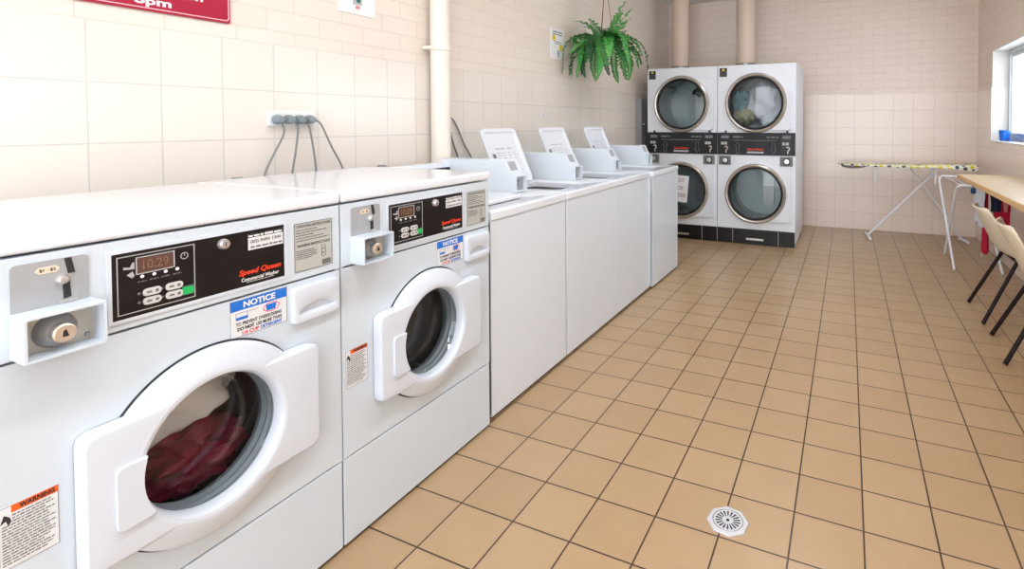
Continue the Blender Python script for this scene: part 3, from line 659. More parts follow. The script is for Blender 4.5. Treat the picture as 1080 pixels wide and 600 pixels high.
# ------------------------------------------------------------------ stacked dryers (front faces -y)
def make_dryer():
    root = thing('stacked_dryer', (0, 0, 0), '', 'dryer')
    H, D, W2 = 1.83, 0.96, 0.384
    def hole_plate(z0, z1, cz, y0, y1, r):
        mb = MB().plate_hole(-W2, W2, z0, z1, 0, cz, r, y0, y1)
        for v in mb.bm.verts: v.co = Vector((v.co.y, v.co.x, v.co.z))
        return mb
    b = MB().box(-W2, -W2 + 0.012, 0.02, D, 0.02, H).box(W2 - 0.012, W2, 0.02, D, 0.02, H).box(-W2 + 0.012, W2 - 0.012, D - 0.012, D, 0.02, H).box(-W2 + 0.012, W2 - 0.012, 0.02, D - 0.012, H - 0.012, H).box(-W2 + 0.012, W2 - 0.012, 0.03, D - 0.012, 0.155, 0.165).box(-W2 + 0.012, W2 - 0.012, 0.03, D - 0.012, 0.90, 0.915)
    b.build('cabinet', 'dryer_w', root)
    hole_plate(1.142, H, 1.442, 0.0, 0.02, 0.275).build('upper_front', 'dryer_w', root)
    hole_plate(0.158, 0.913, 0.524, 0.0, 0.02, 0.275).build('lower_front', 'dryer_w', root)
    for x in (-0.34, 0.34):
        for y in (0.08, 0.88): MB().lathe([(0.024, 0), (0.022, 0.02)], (x, y, 0), 'z', 14, True, True).build('foot', 'black_soft', root)
    # kick base
    kb = MB().box(-W2 + 0.003, W2 - 0.003, 0.002, 0.02, 0.004, 0.154).build('kick_panel', 'black', root)
    MB().box(-0.228, -0.224, -0.001, 0.002, 0.006, 0.152).box(0.224, 0.228, -0.001, 0.002, 0.006, 0.152).build('panel_seam', 'grey_line', kb)
    MB().box(-0.088, 0.084, -0.016, 0.002, 0.046, 0.066, 0.004).build('kick_handle', 'steel', kb)
    # doors
    for name, cz in (('upper_door', 1.442), ('lower_door', 0.524)):
        N = 96
        def out(g):
            o = []
            for k in range(N):
                a = 2 * PI * k / N + 0.002; c, s = math.cos(a), math.sin(a); r = 0.302
                if c > 0:
                    t = min(0.343 / c, 0.277 / abs(s) if abs(s) > 1e-6 else 9); r = max(r, t)
                r += g; o.append((r * c, cz + r * s))
            return o
        cir = lambda r: [(r * math.cos(2 * PI * k / N + 0.002), cz + r * math.sin(2 * PI * k / N + 0.002)) for k in range(N)]
        Y = lambda ring, y: [(a, y, b2) for a, b2 in ring]
        d = MB().loft([Y(out(0), 0.0), Y(out(0), -0.018), Y(out(-0.004), -0.022), Y(cir(0.27), -0.022), Y(cir(0.27), 0.0)]).build('door', 'dryer_w', root)
        MB().lathe([(0.304, -0.016), (0.304, -0.026), (0.298, -0.040), (0.286, -0.046), (0.274, -0.042), (0.268, -0.030), (0.268, -0.005)], (0, 0, cz), 'y', 72).build('door_ring', 'champ', d)
        MB().lathe([(0.268, -0.034), (0.262, -0.036), (0.252, -0.028), (0.250, -0.010), (0.258, 0.0)], (0, 0, cz), 'y', 72).build('door_seal', 'black_soft', d)
        MB().lathe([(0.252, -0.020), (0.20, -0.024), (0.0, -0.026)], (0, 0, cz), 'y', 64).build('door_glass', 'glass_d', d)
        MB().box(0.330, 0.350, -0.040, -0.018, cz - 0.26, cz + 0.11, 0.004).build('door_hinge_cover', 'dryer_w', d)
        dm = MB().lathe([(0.268, 0.022), (0.30, 0.03), (0.33, 0.06), (0.33, 0.55), (0.30, 0.58), (0.0, 0.60)], (0, 0, cz), 'y', 64).build('drum', 'drum_dry', root)
        h = MB()
        for ix in range(2):
            for iz in range(2):
                h.lathe([(0.008, 0.0), (0.006, -0.002), (0, -0.002)], (0.03 + 0.055 * ix, 0.590, cz + 0.04 + 0.055 * iz), 'y', 10)
        h.build('drum_hole', 'dark_gap', dm)
        MB().box(0.0, 0.115, 0.575, 0.588, cz - 0.2, cz + 0.24, 0.004).build('back_panel', 'drum', dm)
        for k in range(3):
            a = 2 * PI * k / 3 + 0.4
            MB().tube([(0.31 * math.cos(a), 0.08, cz + 0.31 * math.sin(a)), (0.31 * math.cos(a), 0.54, cz + 0.31 * math.sin(a))], 0.03, 8).build('drum_paddle', 'drum_dry', dm)
    # control strip
    cs = MB().box(-W2 + 0.002, W2 - 0.002, -0.012, 0.02, 0.915, 1.140, 0.003).build('control_strip', 'black_soft', root)
    MB().box(-0.225, 0.215, -0.026, -0.012, 1.058, 1.068, 0.002).build('strip_ledge', 'dark_gap', cs)
    MB().box(-0.222, 0.212, -0.0285, -0.026, 1.060, 1.066).build('strip_edge', 'mid_line', cs)
    print_lines('caption', [(-0.225, -0.12, 1.090, 0.016)], 'mid_line', cs, '-y', 0.0122, seed=2)
    print_lines('caption', [(0.11, 0.225, 1.090, 0.016)], 'mid_line', cs, '-y', 0.0122, seed=3)
    lettering('logo', [('Speed Queen', 0.0, 0.972, 0.158, 0.028, 0.03, 0.25)], 'red_print', cs, '-y', 0.0122)
    MB().box(-0.082, 0.082, -0.0145, -0.012, 0.933, 0.951).build('name_bar', 'grey_line', cs)
    for x, up in ((-0.178, 1), (0.176, -1)):
        pts = [(-0.014, -0.055), (0.014, -0.055), (0.014, 0.02), (0.03, 0.02), (0, 0.056), (-0.03, 0.02), (-0.014, 0.02)]
        k = MB()
        for (p, q), (p2, q2) in zip(pts, pts[1:] + pts[:1]):
            k.tube([(x + p, -0.013, 0.985 + up * q), (x + p2, -0.013, 0.985 + up * q2)], 0.0022, 6)
        k.build('arrow_outline', 'mid_line', cs)
    for x in (-0.305, 0.302):
        cm = MB().box(x - 0.050, x + 0.045, -0.014, -0.012, 0.922, 1.125).build('coin_mech', 'black', cs)
        MB().prism(rrect(x - 0.042, x + 0.04, 1.082, 1.112, 0.012), 'xz', -0.018, -0.014).build('coin_return', 'mid_line', cm)
        MB().box(x - 0.042, x - 0.014, -0.0155, -0.014, 1.018, 1.046).box(x - 0.008, x + 0.020, -0.0155, -0.014, 1.018, 1.046).build('coin_tag', 'grey_line', cm)
        MB().tube([(x - 0.004, -0.018, 0.995), (x + 0.020, -0.018, 0.998), (x + 0.026, -0.018, 0.975), (x + 0.012, -0.018, 0.962), (x + 0.012, -0.018, 0.935)], 0.006, 8, smooth=4).build('coin_lever', 'steel', cm)
        MB().lathe([(0.008, 0.004), (0.011, -0.006), (0.010, -0.02), (0, -0.022)], (x + 0.005, -0.001, 1.152), 'y', 16).build('pull_knob', 'black_soft', root)
        cb = MB().box(x - 0.064, x + 0.058, -0.010, 0.0, 0.808, 0.902, 0.004).build('coin_box', 'lock_plate', root)
        MB().lathe([(0.036, 0), (0.034, -0.006), (0.026, -0.008)], (x, -0.010, 0.855), 'y', 32).build('lock_ring', 'black_soft', cb)
        MB().lathe([(0.026, 0), (0.024, -0.012), (0.0, -0.014)], (x, -0.010, 0.855), 'y', 28).build('lock', 'steel', cb)
    sk = MB().box(-0.366, -0.290, -0.0012, 0.0, 1.716, 1.806).build('warning_sticker', 'black_soft', root)
    MB().prism([(-0.346, 1.778), (-0.310, 1.778), (-0.328, 1.804)], 'xz', -0.0018, -0.0012).build('hazard_triangle', 'yellow', sk)
    print_lines('fine_print', [(-0.358, -0.298, 1.765 - 0.010 * i, 0.004) for i in range(5)], 'mid_line', sk, '-y', 0.0013, seed=9)
    return root
DYF = 21.8 * T
dry = make_dryer(); dry.location = (1.47 * T, DYF, 0)
tag(dry, 'right of the two stacked white dryers, with pale laundry in its upper door', 'dryer', 'stacked dryers')
dry2 = copy_tree(dry); dry2.location = (-2.40 * T, DYF, 0)
tag(dry2, 'left of the two stacked white dryers, partly hidden behind the last washer', 'dryer', 'stacked dryers')
dx, dyy = 1.47 * T, DYF
# laundry in the upper right drum
tag(cloth_blob('bed_sheet', 'sheet', (dx + 0.06, dyy + 0.19, 1.44), (0.180, 0.13, 0.235), 0.45, 1.5, 11), 'crumpled white sheet filling the upper right dryer', 'sheet')
tag(cloth_blob('laundry_garment', 'olive', (dx - 0.14, dyy + 0.17, 1.31), (0.115, 0.10, 0.10), 0.4, 1.8, 13), 'olive garment low at the left of the upper right dryer', 'garment')
tag(cloth_blob('laundry_garment', 'teal_cloth', (dx - 0.17, dyy + 0.16, 1.465), (0.085, 0.08, 0.125), 0.4, 1.8, 15), 'teal garment at the left edge of the upper right dryer', 'garment')
tag(cloth_blob('laundry_sock', 'dkgreen', (-2.40 * T + 0.08, dyy + 0.45, 1.60), (0.07, 0.04, 0.05), 0.6, 1.6, 17), 'dark green sock stuck high inside the upper left dryer', 'sock')
# out of order note on the lower left door
nt_ = thing('paper_note', (-2.52 * T, DYF - 0.030, 2.72 * T), 'white paper out of order note taped to the lower left dryer door', 'note')
nt_.rotation_euler = (0, math.radians(5), 0)
MB().box(-0.105, 0.105, -0.0006, 0.0006, -0.142, 0.142).build('paper_sheet', 'paper', nt_, smooth=False)
lettering('lettering', [('OUT', 0.018, 0.088, 0.088, 0.042, 0.005, 0), ('OF', 0.024, 0.008, 0.055, 0.042, 0.005, 0), ('ORDER', 0.012, -0.072, 0.150, 0.042, 0.005, 0)], 'mid_line', nt_, '-y', 0.0008)
# exhaust ducts standing on the dryers
for x, lab in ((-3.49, 'cream exhaust duct rising from the left stacked dryer'), (0.35, 'cream exhaust duct rising from the right stacked dryer')):
    du = thing('exhaust_duct', (x * T, 25.3 * T, 1.83), lab, 'duct', 'exhaust ducts')
    MB().lathe([(0.103, 0.0), (0.103, ZC - 1.83)], (0, 0, 0), 'z', 40, True, True).build('duct_pipe', 'duct', du)
    MB().lathe([(0.108, 0.0), (0.108, 0.085), (0.103, 0.088)], (0, 0, 0), 'z', 40).build('duct_band', 'galv', du)

# ------------------------------------------------------------------ things on the left wall
XW = XL
dp = thing('downpipe', (-4.88 * T, 6.10 * T, 0), 'cream painted pipe running up the left wall behind the washers', 'pipe')
MB().lathe([(0.055, 0), (0.055, ZC)], (0, 0, 0), 'z', 36, True, True).build('pipe_run', 'pipe', dp)
MB().lathe([(0.055, -0.014), (0.063, -0.012), (0.064, 0.012), (0.055, 0.016)], (0, 0, 1.668), 'z', 36).box(-0.064, 0.0, -0.075, 0.075, 1.660, 1.678, 0.003).build('pipe_clamp', 'pipe', dp)
# socket strip with four plugs
ob = thing('power_outlet', (XW, 1.83 * T, 6.335 * T), 'white four gang power outlet on the tiled left wall', 'power outlet')
MB().box(0.0, 0.016, -0.106, 0.106, -0.032, 0.032, 0.004).build('outlet_plate', 'socket', ob)
for k, y in enumerate((1.43, 1.67, 1.91, 2.15)):
    MB().box(0.016, 0.021, (y - 1.83) * T - 0.006, (y - 1.83) * T + 0.006, 0.012, 0.026, 0.002).build('switch', 'socket', ob)
paths = [[(1.50, 6.24), (1.53, 6.0), (1.32, 5.6), (1.11, 5.15), (1.08, 4.6), (1.05, 4.0)], [(1.80, 6.24), (1.85, 6.1), (1.79, 5.6), (1.71, 5.15), (1.70, 4.6), (1.70, 4.0)], [(2.03, 6.24), (2.12, 6.1), (2.22, 5.6), (2.27, 5.15), (2.28, 4.6), (2.28, 4.0)], [(2.24, 6.30), (2.40, 6.2), (2.66, 5.7), (2.96, 5.15), (3.05, 4.6), (3.06, 4.0)]]
labs = ['grey power cord in the first socket of the four gang outlet', 'grey power cord in the second socket of the four gang outlet', 'grey power cord in the third socket of the four gang outlet', 'grey power cord in the fourth socket, running off to the right']
for (y, pa, lab) in zip((1.43, 1.67, 1.91, 2.15), paths, labs):
    cd = thing('power_lead', (XW + 0.016, y * T, 6.31 * T), lab, 'cord', 'power cords of the outlet')
    MB().lathe([(0.019, 0.0055), (0.020, 0.012), (0.018, 0.030), (0.013, 0.040), (0, 0.042)], (0, 0, 0), 'x', 24, True).box(0.012, 0.030, 0.0, 0.026, -0.012, 0.004, 0.004).build('plug', 'plug', cd)
    MB().tube([(0.024, 0.012, -0.004)] + [(0.022 if i < 2 else 0.02, (a - y) * T, (b - 6.31) * T) for i, (a, b) in enumerate(pa)], 0.0042, 8, smooth=6).build('cable', 'cord', cd)
for (y, z), lab in (((0.57, 5.06), 'grey tap peeping over the back of the nearest washer'), ((4.05, 5.04), 'grey tap peeping up beside the cream pipe')):
    tp = thing('water_tap', (XW, y * T, z * T), lab, 'tap', 'water taps')
    MB().tube([(0.0, 0, -0.02), (0.05, 0, -0.02), (0.055, 0, -0.07)], 0.010, 12).build('tap_body', 'galv', tp)
    MB().lathe([(0.012, -0.012), (0.024, 0.004), (0.024, 0.018), (0.018, 0.026), (0, 0.028)], (0.045, 0, 0), 'z', 20).build('tap_handle', 'cord', tp)
for pa, lab in (([(6.55, 6.38), (6.68, 6.30), (6.90, 5.65), (7.14, 5.12), (7.2, 4.4)], 'thin grey hose running down just right of the cream pipe'), ([(6.50, 6.45), (6.95, 6.30), (7.40, 5.60), (7.78, 5.08), (7.9, 4.4)], 'thin grey hose looping from the cream pipe towards the open washer')):
    mb = MB().tube([(XW + 0.012, a * T, b * T) for a, b in pa], 0.0048, 8, smooth=6)
    tag(mb.build('supply_hose', 'cord'), lab, 'hose', 'supply hoses')
mcab = thing('meter_cabinet', (XW, 23.1 * T, 1.21), 'grey metal cabinet on the left wall beside the dryers', 'cabinet')
MB().box(0.0, 0.06, -0.17, 0.17, -0.31, 0.31, 0.004).build('cabinet_body', 'cabinet', mcab)
cdr = MB().box(0.06, 0.068, -0.165, 0.165, -0.305, 0.305, 0.003).build('cabinet_door', 'cabinet', mcab)
MB().tube([(0.068, -0.12, 0.02), (0.095, -0.12, 0.02), (0.10, -0.16, 0.02)], 0.009, 10).build('cabinet_latch', 'galv', cdr)
# burgundy opening hours sign (its upper part runs out of the picture)
sg = thing('wall_sign', (XW, -0.7 * T, 8.15 * T), 'burgundy opening hours sign with white lettering on the left wall', 'sign')
MB().box(-0.003, 0.006, -0.40, 0.263, 0.0, 0.44, 0.001).build('sign_board', 'sign', sg)
def ring(mb, y0, y1, z0, z1, r, t, d0, d1):
    o, i = rrect(y0, y1, z0, z1, r), rrect(y0 + t, y1 - t, z0 + t, z1 - t, r * 0.8)
    return mb.loft([[(d0, a, b) for a, b in o], [(d1, a, b) for a, b in o], [(d1, a, b) for a, b in i], [(d0, a, b) for a, b in i]])
ring(MB(), -0.393, 0.258, 0.008, 0.434, 0.012, 0.003, 0.006, 0.0068).build('sign_border', 'sign_b', sg)
lettering('lettering', [('7am - 8pm', -0.068, 0.0310, 0.268, 0.036, 0.03, 0), ('Hours of Operation', -0.068, 0.073, 0.470, 0.036, 0.03, 0)], 'white_print', sg, '+x', 0.0066)
# hand washing poster near the pipe
po = thing('wall_poster', (XW, 3.58 * T, 8.87 * T), 'small white poster with a bluish picture on the upper left wall', 'poster')
MB().box(-0.004, 0.002, -0.105, 0.105, 0.0, 0.29).build('poster_sheet', 'paper', po, smooth=False)
MB().prism(rrect(-0.028, 0.024, 0.045, 0.20, 0.006), 'yz', 0.002, 0.0026).build('poster_picture', mat and 'teal_pic' if False else 'instr', po)
cloth = MB().lathe([(0.014, 0), (0.0, 0.0008)], (0.0026, 0.004, 0.07), 'x', 12).lathe([(0.012, 0), (0.0, 0.0008)], (0.0026, -0.010, 0.105), 'x', 12).build('picture_bottle', 'teal_cloth', po)
MB().prism(rrect(-0.014, 0.012, 0.026, 0.042, 0.006), 'yz', 0.002, 0.003).build('picture_hand', 'pink_cloth', po)
# care poster with yellow symbols beside the fern
cp = thing('wall_poster', (XW, 13.36 * T, 8.84 * T), 'narrow white poster with two yellow symbols beside the fern', 'poster')
MB().box(-0.004, 0.002, -0.105, 0.105, 0.0, 0.245).build('poster_sheet', 'paper', cp, smooth=False)
MB().lathe([(0.027, 0), (0.0, 0.0006)], (0.002, -0.055, 0.168), 'x', 20).lathe([(0.027, 0), (0.0, 0.0006)], (0.002, 0.060, 0.098), 'x', 20).build('yellow_symbol', 'yellow', cp)
print_lines('poster_print', [(-0.07, 0.08, 0.215, 0.013), (-0.07, 0.08, 0.196, 0.012), (-0.05, 0.075, 0.136, 0.008), (-0.05, 0.075, 0.122, 0.006)] + [(0.0, 0.030, 0.022 + 0.011 * i, 0.008) for i in range(5)], 'mid_line', cp, '+x', 0.0021, seed=21)
tag(MB().lathe([(0.007, 0.0), (0.006, 0.010), (0.009, 0.014), (0.008, 0.022), (0.0, 0.024)], (XW, 12.2 * T, 6.53 * T), 'x', 16).build('wall_hook', 'socket'), 'small white knob hook on the tiled left wall above the open lids', 'hook')

# ------------------------------------------------------------------ hanging fern
FX, FY, FZ = -3.75 * T, 14.95 * T, 9.45 * T
fern = thing('hanging_fern', (FX, FY, FZ), 'bushy green fern hanging in a pot on strings by the left wall', 'plant')
pot = MB().lathe([(0.0, -0.075), (0.055, -0.075), (0.078, 0.02), (0.084, 0.022), (0.084, 0.035), (0.076, 0.035), (0.072, 0.018)], (0, 0, 0), 'z', 32).build('pot', 'terra', fern)
MB().lathe([(0.073, 0.018), (0.0, 0.024)], (0, 0, 0), 'z', 24).build('soil', 'soil', pot)
for k in range(3):
    a = 2 * PI * k / 3 + 0.5
    MB().tube([(0.08 * math.cos(a), 0.08 * math.sin(a), 0.03), (0.022 * math.cos(a), 0.022 * math.sin(a), 0.42), (0, 0, ZC - FZ - 0.03)], 0.0025, 6).build('hanger_string', 'string', fern)
MB().lathe([(0.012, ZC - FZ - 0.03), (0.02, ZC - FZ)], (0, 0, 0), 'z', 12, True, True).build('ceiling_hook', 'galv', fern)
rf = random.Random(4)
def frond(a, L, lift, droop, mi, wid=0.05, wob=0.0):
    mb = MB(); n = max(14, int(L / 0.0145)); pts = []
    d = Vector((math.cos(a), math.sin(a), 0)); side = Vector((-math.sin(a), math.cos(a), 0))
    p = Vector((0.04 * d.x, 0.04 * d.y, 0.025)); el = lift
    for i in range(n + 1):
        pts.append(p.copy()); el = max(el - droop / n, -1.45)
        s = side * wob * math.sin(i / n * 5)
        p = p + (d * math.cos(el) + Vector((0, 0, math.sin(el))) + s) * (L / n)
        lim = XL + 0.02 - FX
        if p.x < lim: p.x = lim
    mb.tube(pts, [0.0022, 0.0008], 5)
    bm = mb.bm
    for i in range(2, n):
        for h in (0.0,):
            q = pts[i]
            t = (pts[min(i + 1, n)] - pts[i - 1]).normalized()
            nrm = side.cross(t).normalized()
            fr_ = (i + h) / n
            ll = wid * (math.sin(PI * min(1, 0.12 + fr_ * 0.88)) ** 0.7) * rf.uniform(0.85, 1.15) + 0.004
            for sg_ in (-1, 1):
                out = (side * sg_ + t * 0.35 + nrm * rf.uniform(-0.45, 0.25)).normalized()
                w_ = 0.0095
                tip = q + out * ll
                if tip.x < XL + 0.008 - FX: tip.x = XL + 0.008 - FX
                m1 = q + out * ll * 0.45 + t * w_ + nrm * 0.002; m2 = q + out * ll * 0.45 - t * w_ + nrm * 0.002
                vs = [bm.verts.new(v) for v in (q + t * 0.003, m1, tip, m2, q - t * 0.003)]
                bm.faces.new(vs)
    o = mb.build('frond', 'fern%d' % mi, fern, angle=80)
    return o
for i in range(38):      # arching outer fronds
    a = 2 * PI * i / 38 + rf.uniform(-0.15, 0.15)
    frond(a, rf.uniform(0.26, 0.48), rf.uniform(-0.1, 1.1), rf.uniform(1.3, 2.8), (0, 1, 3, 1, 0, 2)[i % 6], rf.uniform(0.038, 0.055), rf.uniform(-0.5, 0.5))
for i in range(32):      # upright middle fronds
    a = 2 * PI * i / 32 + rf.uniform(-0.3, 0.3)
    frond(a, rf.uniform(0.14, 0.32), rf.uniform(0.6, 1.5), rf.uniform(0.6, 2.6), (1, 3, 1, 0, 3)[i % 5], rf.uniform(0.04, 0.055), rf.uniform(-0.5, 0.5))
for a, L, l_ in ((-1.9, 0.56, 0.6), (-1.45, 0.50, 0.3), (-1.0, 0.46, 0.8), (-2.4, 0.62, 0.9), (0.7, 0.46, 0.9), (0.1, 0.58, 0.8), (2.2, 0.5, 0.5), (-0.4, 0.50, 1.0), (-2.8, 0.50, 0.5), (2.9, 0.45, 0.6)):   # long hanging ones
    frond(a, L, l_, l_ + 2.3, (2, 0, 1)[int(L * 100) % 3], 0.040, rf.uniform(-0.4, 0.4))
frond(0.9, 0.44, 1.45, 0.55, 3, 0.05); frond(1.3, 0.38, 1.4, 0.8, 1, 0.046); frond(0.3, 0.36, 1.3, 0.6, 3, 0.05); frond(0.6, 0.30, 1.35, 0.9, 3, 0.05)

# ------------------------------------------------------------------ floor drain
dn = thing('floor_drain', (4.07 * T, 2.36 * T, 0), 'octagonal steel drain with radial slots set in the tan floor', 'drain')
oc = [(0.064 * math.cos(2 * PI * k / 8 + 0.25), 0.064 * math.sin(2 * PI * k / 8 + 0.25)) for k in range(8)]
oi = [(0.060 * math.cos(2 * PI * k / 8 + 0.25), 0.060 * math.sin(2 * PI * k / 8 + 0.25)) for k in range(8)]
MB().loft([[(a, b, 0.0) for a, b in oc], [(a, b, 0.003) for a, b in oc], [(a, b, 0.005) for a, b in oi]], True, False, True).build('drain_plate', 'drain', dn, angle=15)
MB().lathe([(0.047, 0.005), (0.046, 0.0065), (0.044, 0.005)], (0, 0, 0), 'z', 40).build('grate_rim', 'galv', dn)
for k in range(18):
    a = 2 * PI * k / 18; c_, s_ = math.cos(a), math.sin(a)
    q = [(0.017, -0.0012), (0.037, -0.0030), (0.039, 0.0), (0.037, 0.0030), (0.017, 0.0012)]
    MB().prism([(r * c_ - t_ * s_, r * s_ + t_ * c_) for r, t_ in q], 'xy', 0.0049, 0.0056).build('drain_slot', 'dark_gap', dn, smooth=False)
MB().lathe([(0.0055, 0.005), (0.0055, 0.0058), (0, 0.0058)], (0, 0, 0), 'z', 14).build('drain_screw', 'dark_gap', dn)

# ------------------------------------------------------------------ ironing board (parallel to the back wall)
ib = thing('ironing_board', (8.45 * T, 26.3 * T, 0), 'ironing board with yellow dotted cover standing by the back wall', 'ironing board')
x0, x1 = (5.25 - 8.45) * T, (11.62 - 8.45) * T
def bw_(x):
    t = (x - x0) / (x1 - x0)
    return 0.17 * min(1.0, (max(t, 0.0) / 0.28) ** 0.55 * 0.98 + 0.02) if t < 0.28 else 0.17 * (1 - 0.10 * max(0, (t - 0.9) / 0.1) ** 2)
n = 48; rings = []
for i in range(n + 1):
    x = x0 + (x1 - x0) * i / n; w_ = bw_(x); t = i / n
    top = 0.795 + 0.022 * max(0, t - 0.62) / 0.38; bot = top - 0.020 - 0.04 * max(0, (t - 0.72) / 0.28)
    rings.append([(x, -w_, bot), (x, -w_ - 0.004, bot + 0.01), (x, -w_, top - 0.006), (x, -w_ + 0.01, top), (x, w_ - 0.01, top), (x, w_, top - 0.006), (x, w_ + 0.004, bot + 0.01), (x, w_, bot)])
MB().loft(rings, True, True, True).build('board_cover', 'cover', ib, angle=50)
n = 24; rings = []
for i in range(n + 1):
    x = x0 + 0.03 + 0.24 * i / n; w_ = bw_(x) * 0.9; dpt = 0.030 * math.sin(PI * (i / n)) ** 0.6 + 0.001
    rings.append([(x, w_ * math.cos(a), 0.768 - dpt * math.sin(a)) for a in [PI * k / 8 for k in range(9)]])
MB().loft(rings, False).build('nose_pan', 'grey_plate', ib)
lz = 0.765
MB().tube([((6.75 - 8.45) * T, 0.02, 0.014), ((9.72 - 8.45) * T, 0.02, 3.42 * T), ((9.78 - 8.45) * T, 0.02, lz)], 0.011, 10).build('leg', 'airer', ib)
MB().tube([((11.25 - 8.45) * T, 0.13, 0.014), ((8.74 - 8.45) * T, 0.0, lz)], 0.010, 10).build('leg', 'airer', ib)
MB().tube([((6.85 - 8.45) * T, -0.19, 0.015), ((6.70 - 8.45) * T, 0.10, 0.015)], 0.015, 10).build('foot_bar', 'airer', ib)
MB().tube([((11.15 - 8.45) * T, 0.20, 0.015), ((11.40 - 8.45) * T, 0.02, 0.015)], 0.015, 10).build('foot_bar', 'airer', ib)
for xx in (7.08, 9.82):
    MB().tube([((xx - 8.45) * T, -0.10, 3.08 * T), ((xx - 8.45) * T + 0.008, -0.10, lz)], 0.010, 8).build('height_bracket', 'airer', ib)

# ------------------------------------------------------------------ counter, airer, laundry and chairs on the right
ct = thing('wall_counter', (XR, 12.0 * T, 0), 'pale wooden counter along the right wall under the window', 'counter')
cx0, cyf, cyn, cz = 9.86 * T - XR, (20.1 - 12) * T, (1.0 - 12) * T, 4.08 * T
MB().box(cx0 + 0.008, -0.001, cyn, cyf, cz - 0.032, cz, 0.003).build('counter_top', 'wood', ct)
MB().box(cx0, cx0 + 0.008, cyn, cyf, cz - 0.034, cz - 0.001, 0.003).build('edge_strip', 'wood_e', ct)
for yy in (19.2, 11.0, 3.0):
    y = (yy - 12) * T
    MB().box(-0.012, -0.001, y - 0.015, y + 0.015, cz - 0.30, cz - 0.032).box(-0.34, -0.012, y - 0.015, y + 0.015, cz - 0.044, cz - 0.032).tube([(-0.30, y, cz - 0.044), (-0.012, y, cz - 0.28)], 0.008, 8).build('wall_bracket', 'airer', ct)
ar = thing('clothes_airer', (10.64 * T, 22.1 * T, 0), 'white wire clothes airer with crossed legs beyond the counter end', 'clothes airer')
ax0, ax1 = (9.84 - 10.64) * T, (11.50 - 10.64) * T
def frame_tube(y_foot, y_top, z_top, dx_):
    yf, yt = (y_foot - 22.1) * T, (y_top - 22.1) * T
    a, b = ax0 + dx_, ax1 - dx_
    f = lambda x, s: (x, yf + (yt - yf) * s, 0.010 + (z_top - 0.010) * s)
    pts = [f(a, 0), f(a, 0.5), f(a, 0.93), f(a + 0.006, 0.975), f(a + 0.03, 1.0), f(b - 0.03, 1.0), f(b - 0.006, 0.975), f(b, 0.93), f(b, 0.5), f(b, 0)]
    return MB().tube(pts, 0.0095, 10)
frame_tube(20.25, 24.9, 3.56 * T, 0.0).build('leg_frame', 'airer', ar)
frame_tube(23.4, 20.6, 3.56 * T, 0.020).build('leg_frame', 'airer', ar)
for k in range(6):
    x = ax0 + 0.05 + k * (ax1 - ax0 - 0.1) / 5
    MB().tube([(x, (20.6 - 22.1) * T, 3.56 * T), (x, (24.9 - 22.1) * T, 3.56 * T)], 0.003, 6).build('drying_rail', 'airer', ar)
def hang(name, m, axis, c0, a0, a1, ztop, zbot, label, cat, seed, taper=0.0, amp=1.0):
    """a cloth hanging from a rail, in the y-z plane (axis 'y') or the x-z plane (axis 'x')"""
    nu, nv = 14, 18; bm = bmesh.new(); grid = []
    for j in range(nv + 1):
        v = j / nv; row = []
        for i in range(nu + 1):
            u = i / nu
            a = a0 + (a1 - a0) * (0.5 + (u - 0.5) * (1 - taper * v)) + 0.008 * noise.noise((u * 3, v * 2, seed))
            c = c0 + amp * ((0.004 + 0.012 * v) * math.sin(u * 9 + seed) + 0.010 * noise.noise((u * 2, v * 3, seed + 5)))
            z = ztop - (ztop - zbot) * v * (1 - 0.08 * noise.noise((u * 2.5, 0.0, seed + 9)))
            row.append(bm.verts.new((c, a, z) if axis == 'y' else (a, c, z)))
        grid.append(row)
    for j in range(nv):
        for i in range(nu): bm.faces.new((grid[j][i], grid[j][i + 1], grid[j + 1][i + 1], grid[j + 1][i]))
    mb = MB(); mb.bm.free(); mb.bm = bm
    o = mb.build(name, m, angle=80)
    md = o.modifiers.new('thickness', 'SOLIDIFY'); md.thickness = 0.003
    return tag(o, label, cat, 'laundry on the airer')
ZR = 3.56 * T
hang('hanging_shirt', 'white_cloth', 'y', 11.02 * T, 21.2 * T, 22.9 * T, ZR, 1.75 * T, 'white shirt hanging on the clothes airer', 'shirt', 2.0, 0.1)
hang('hanging_towel', 'red_cloth', 'y', 11.27 * T, 21.5 * T, 22.6 * T, ZR, 0.55 * T, 'long red towel hanging low behind the white shirt', 'towel', 4.0)
hang('hanging_towel', 'red_cloth', 'x', 20.62 * T, 11.22 * T, 11.80 * T, ZR, 1.3 * T, 'short red towel hanging on the end of the airer under the counter', 'towel', 5.5, 0.0, 0.6)
hang('hanging_shorts', 'navy', 'x', 20.44 * T, 11.08 * T, 11.48 * T, ZR, 2.55 * T, 'navy shorts hanging in front of the short red towel', 'shorts', 6.0, 0.1, 0.5)
hang('hanging_cloth', 'pink_cloth', 'x', 20.30 * T, 11.44 * T, 11.74 * T, ZR, 2.6 * T, 'small pink cloth hanging beside the navy shorts', 'cloth', 7.0, 0.7, 0.4)
tag(MB().box(10.40 * T, 10.58 * T, 20.34 * T, 20.50 * T, 3.26 * T, 3.50 * T, 0.010, 3).tube([(10.49 * T, 20.42 * T, 3.48 * T), (10.49 * T, 20.55 * T, 3.60 * T)], 0.004, 6).build('peg_bag', 'teal'), 'small blue peg bag hanging from the airer below the counter corner', 'peg bag')

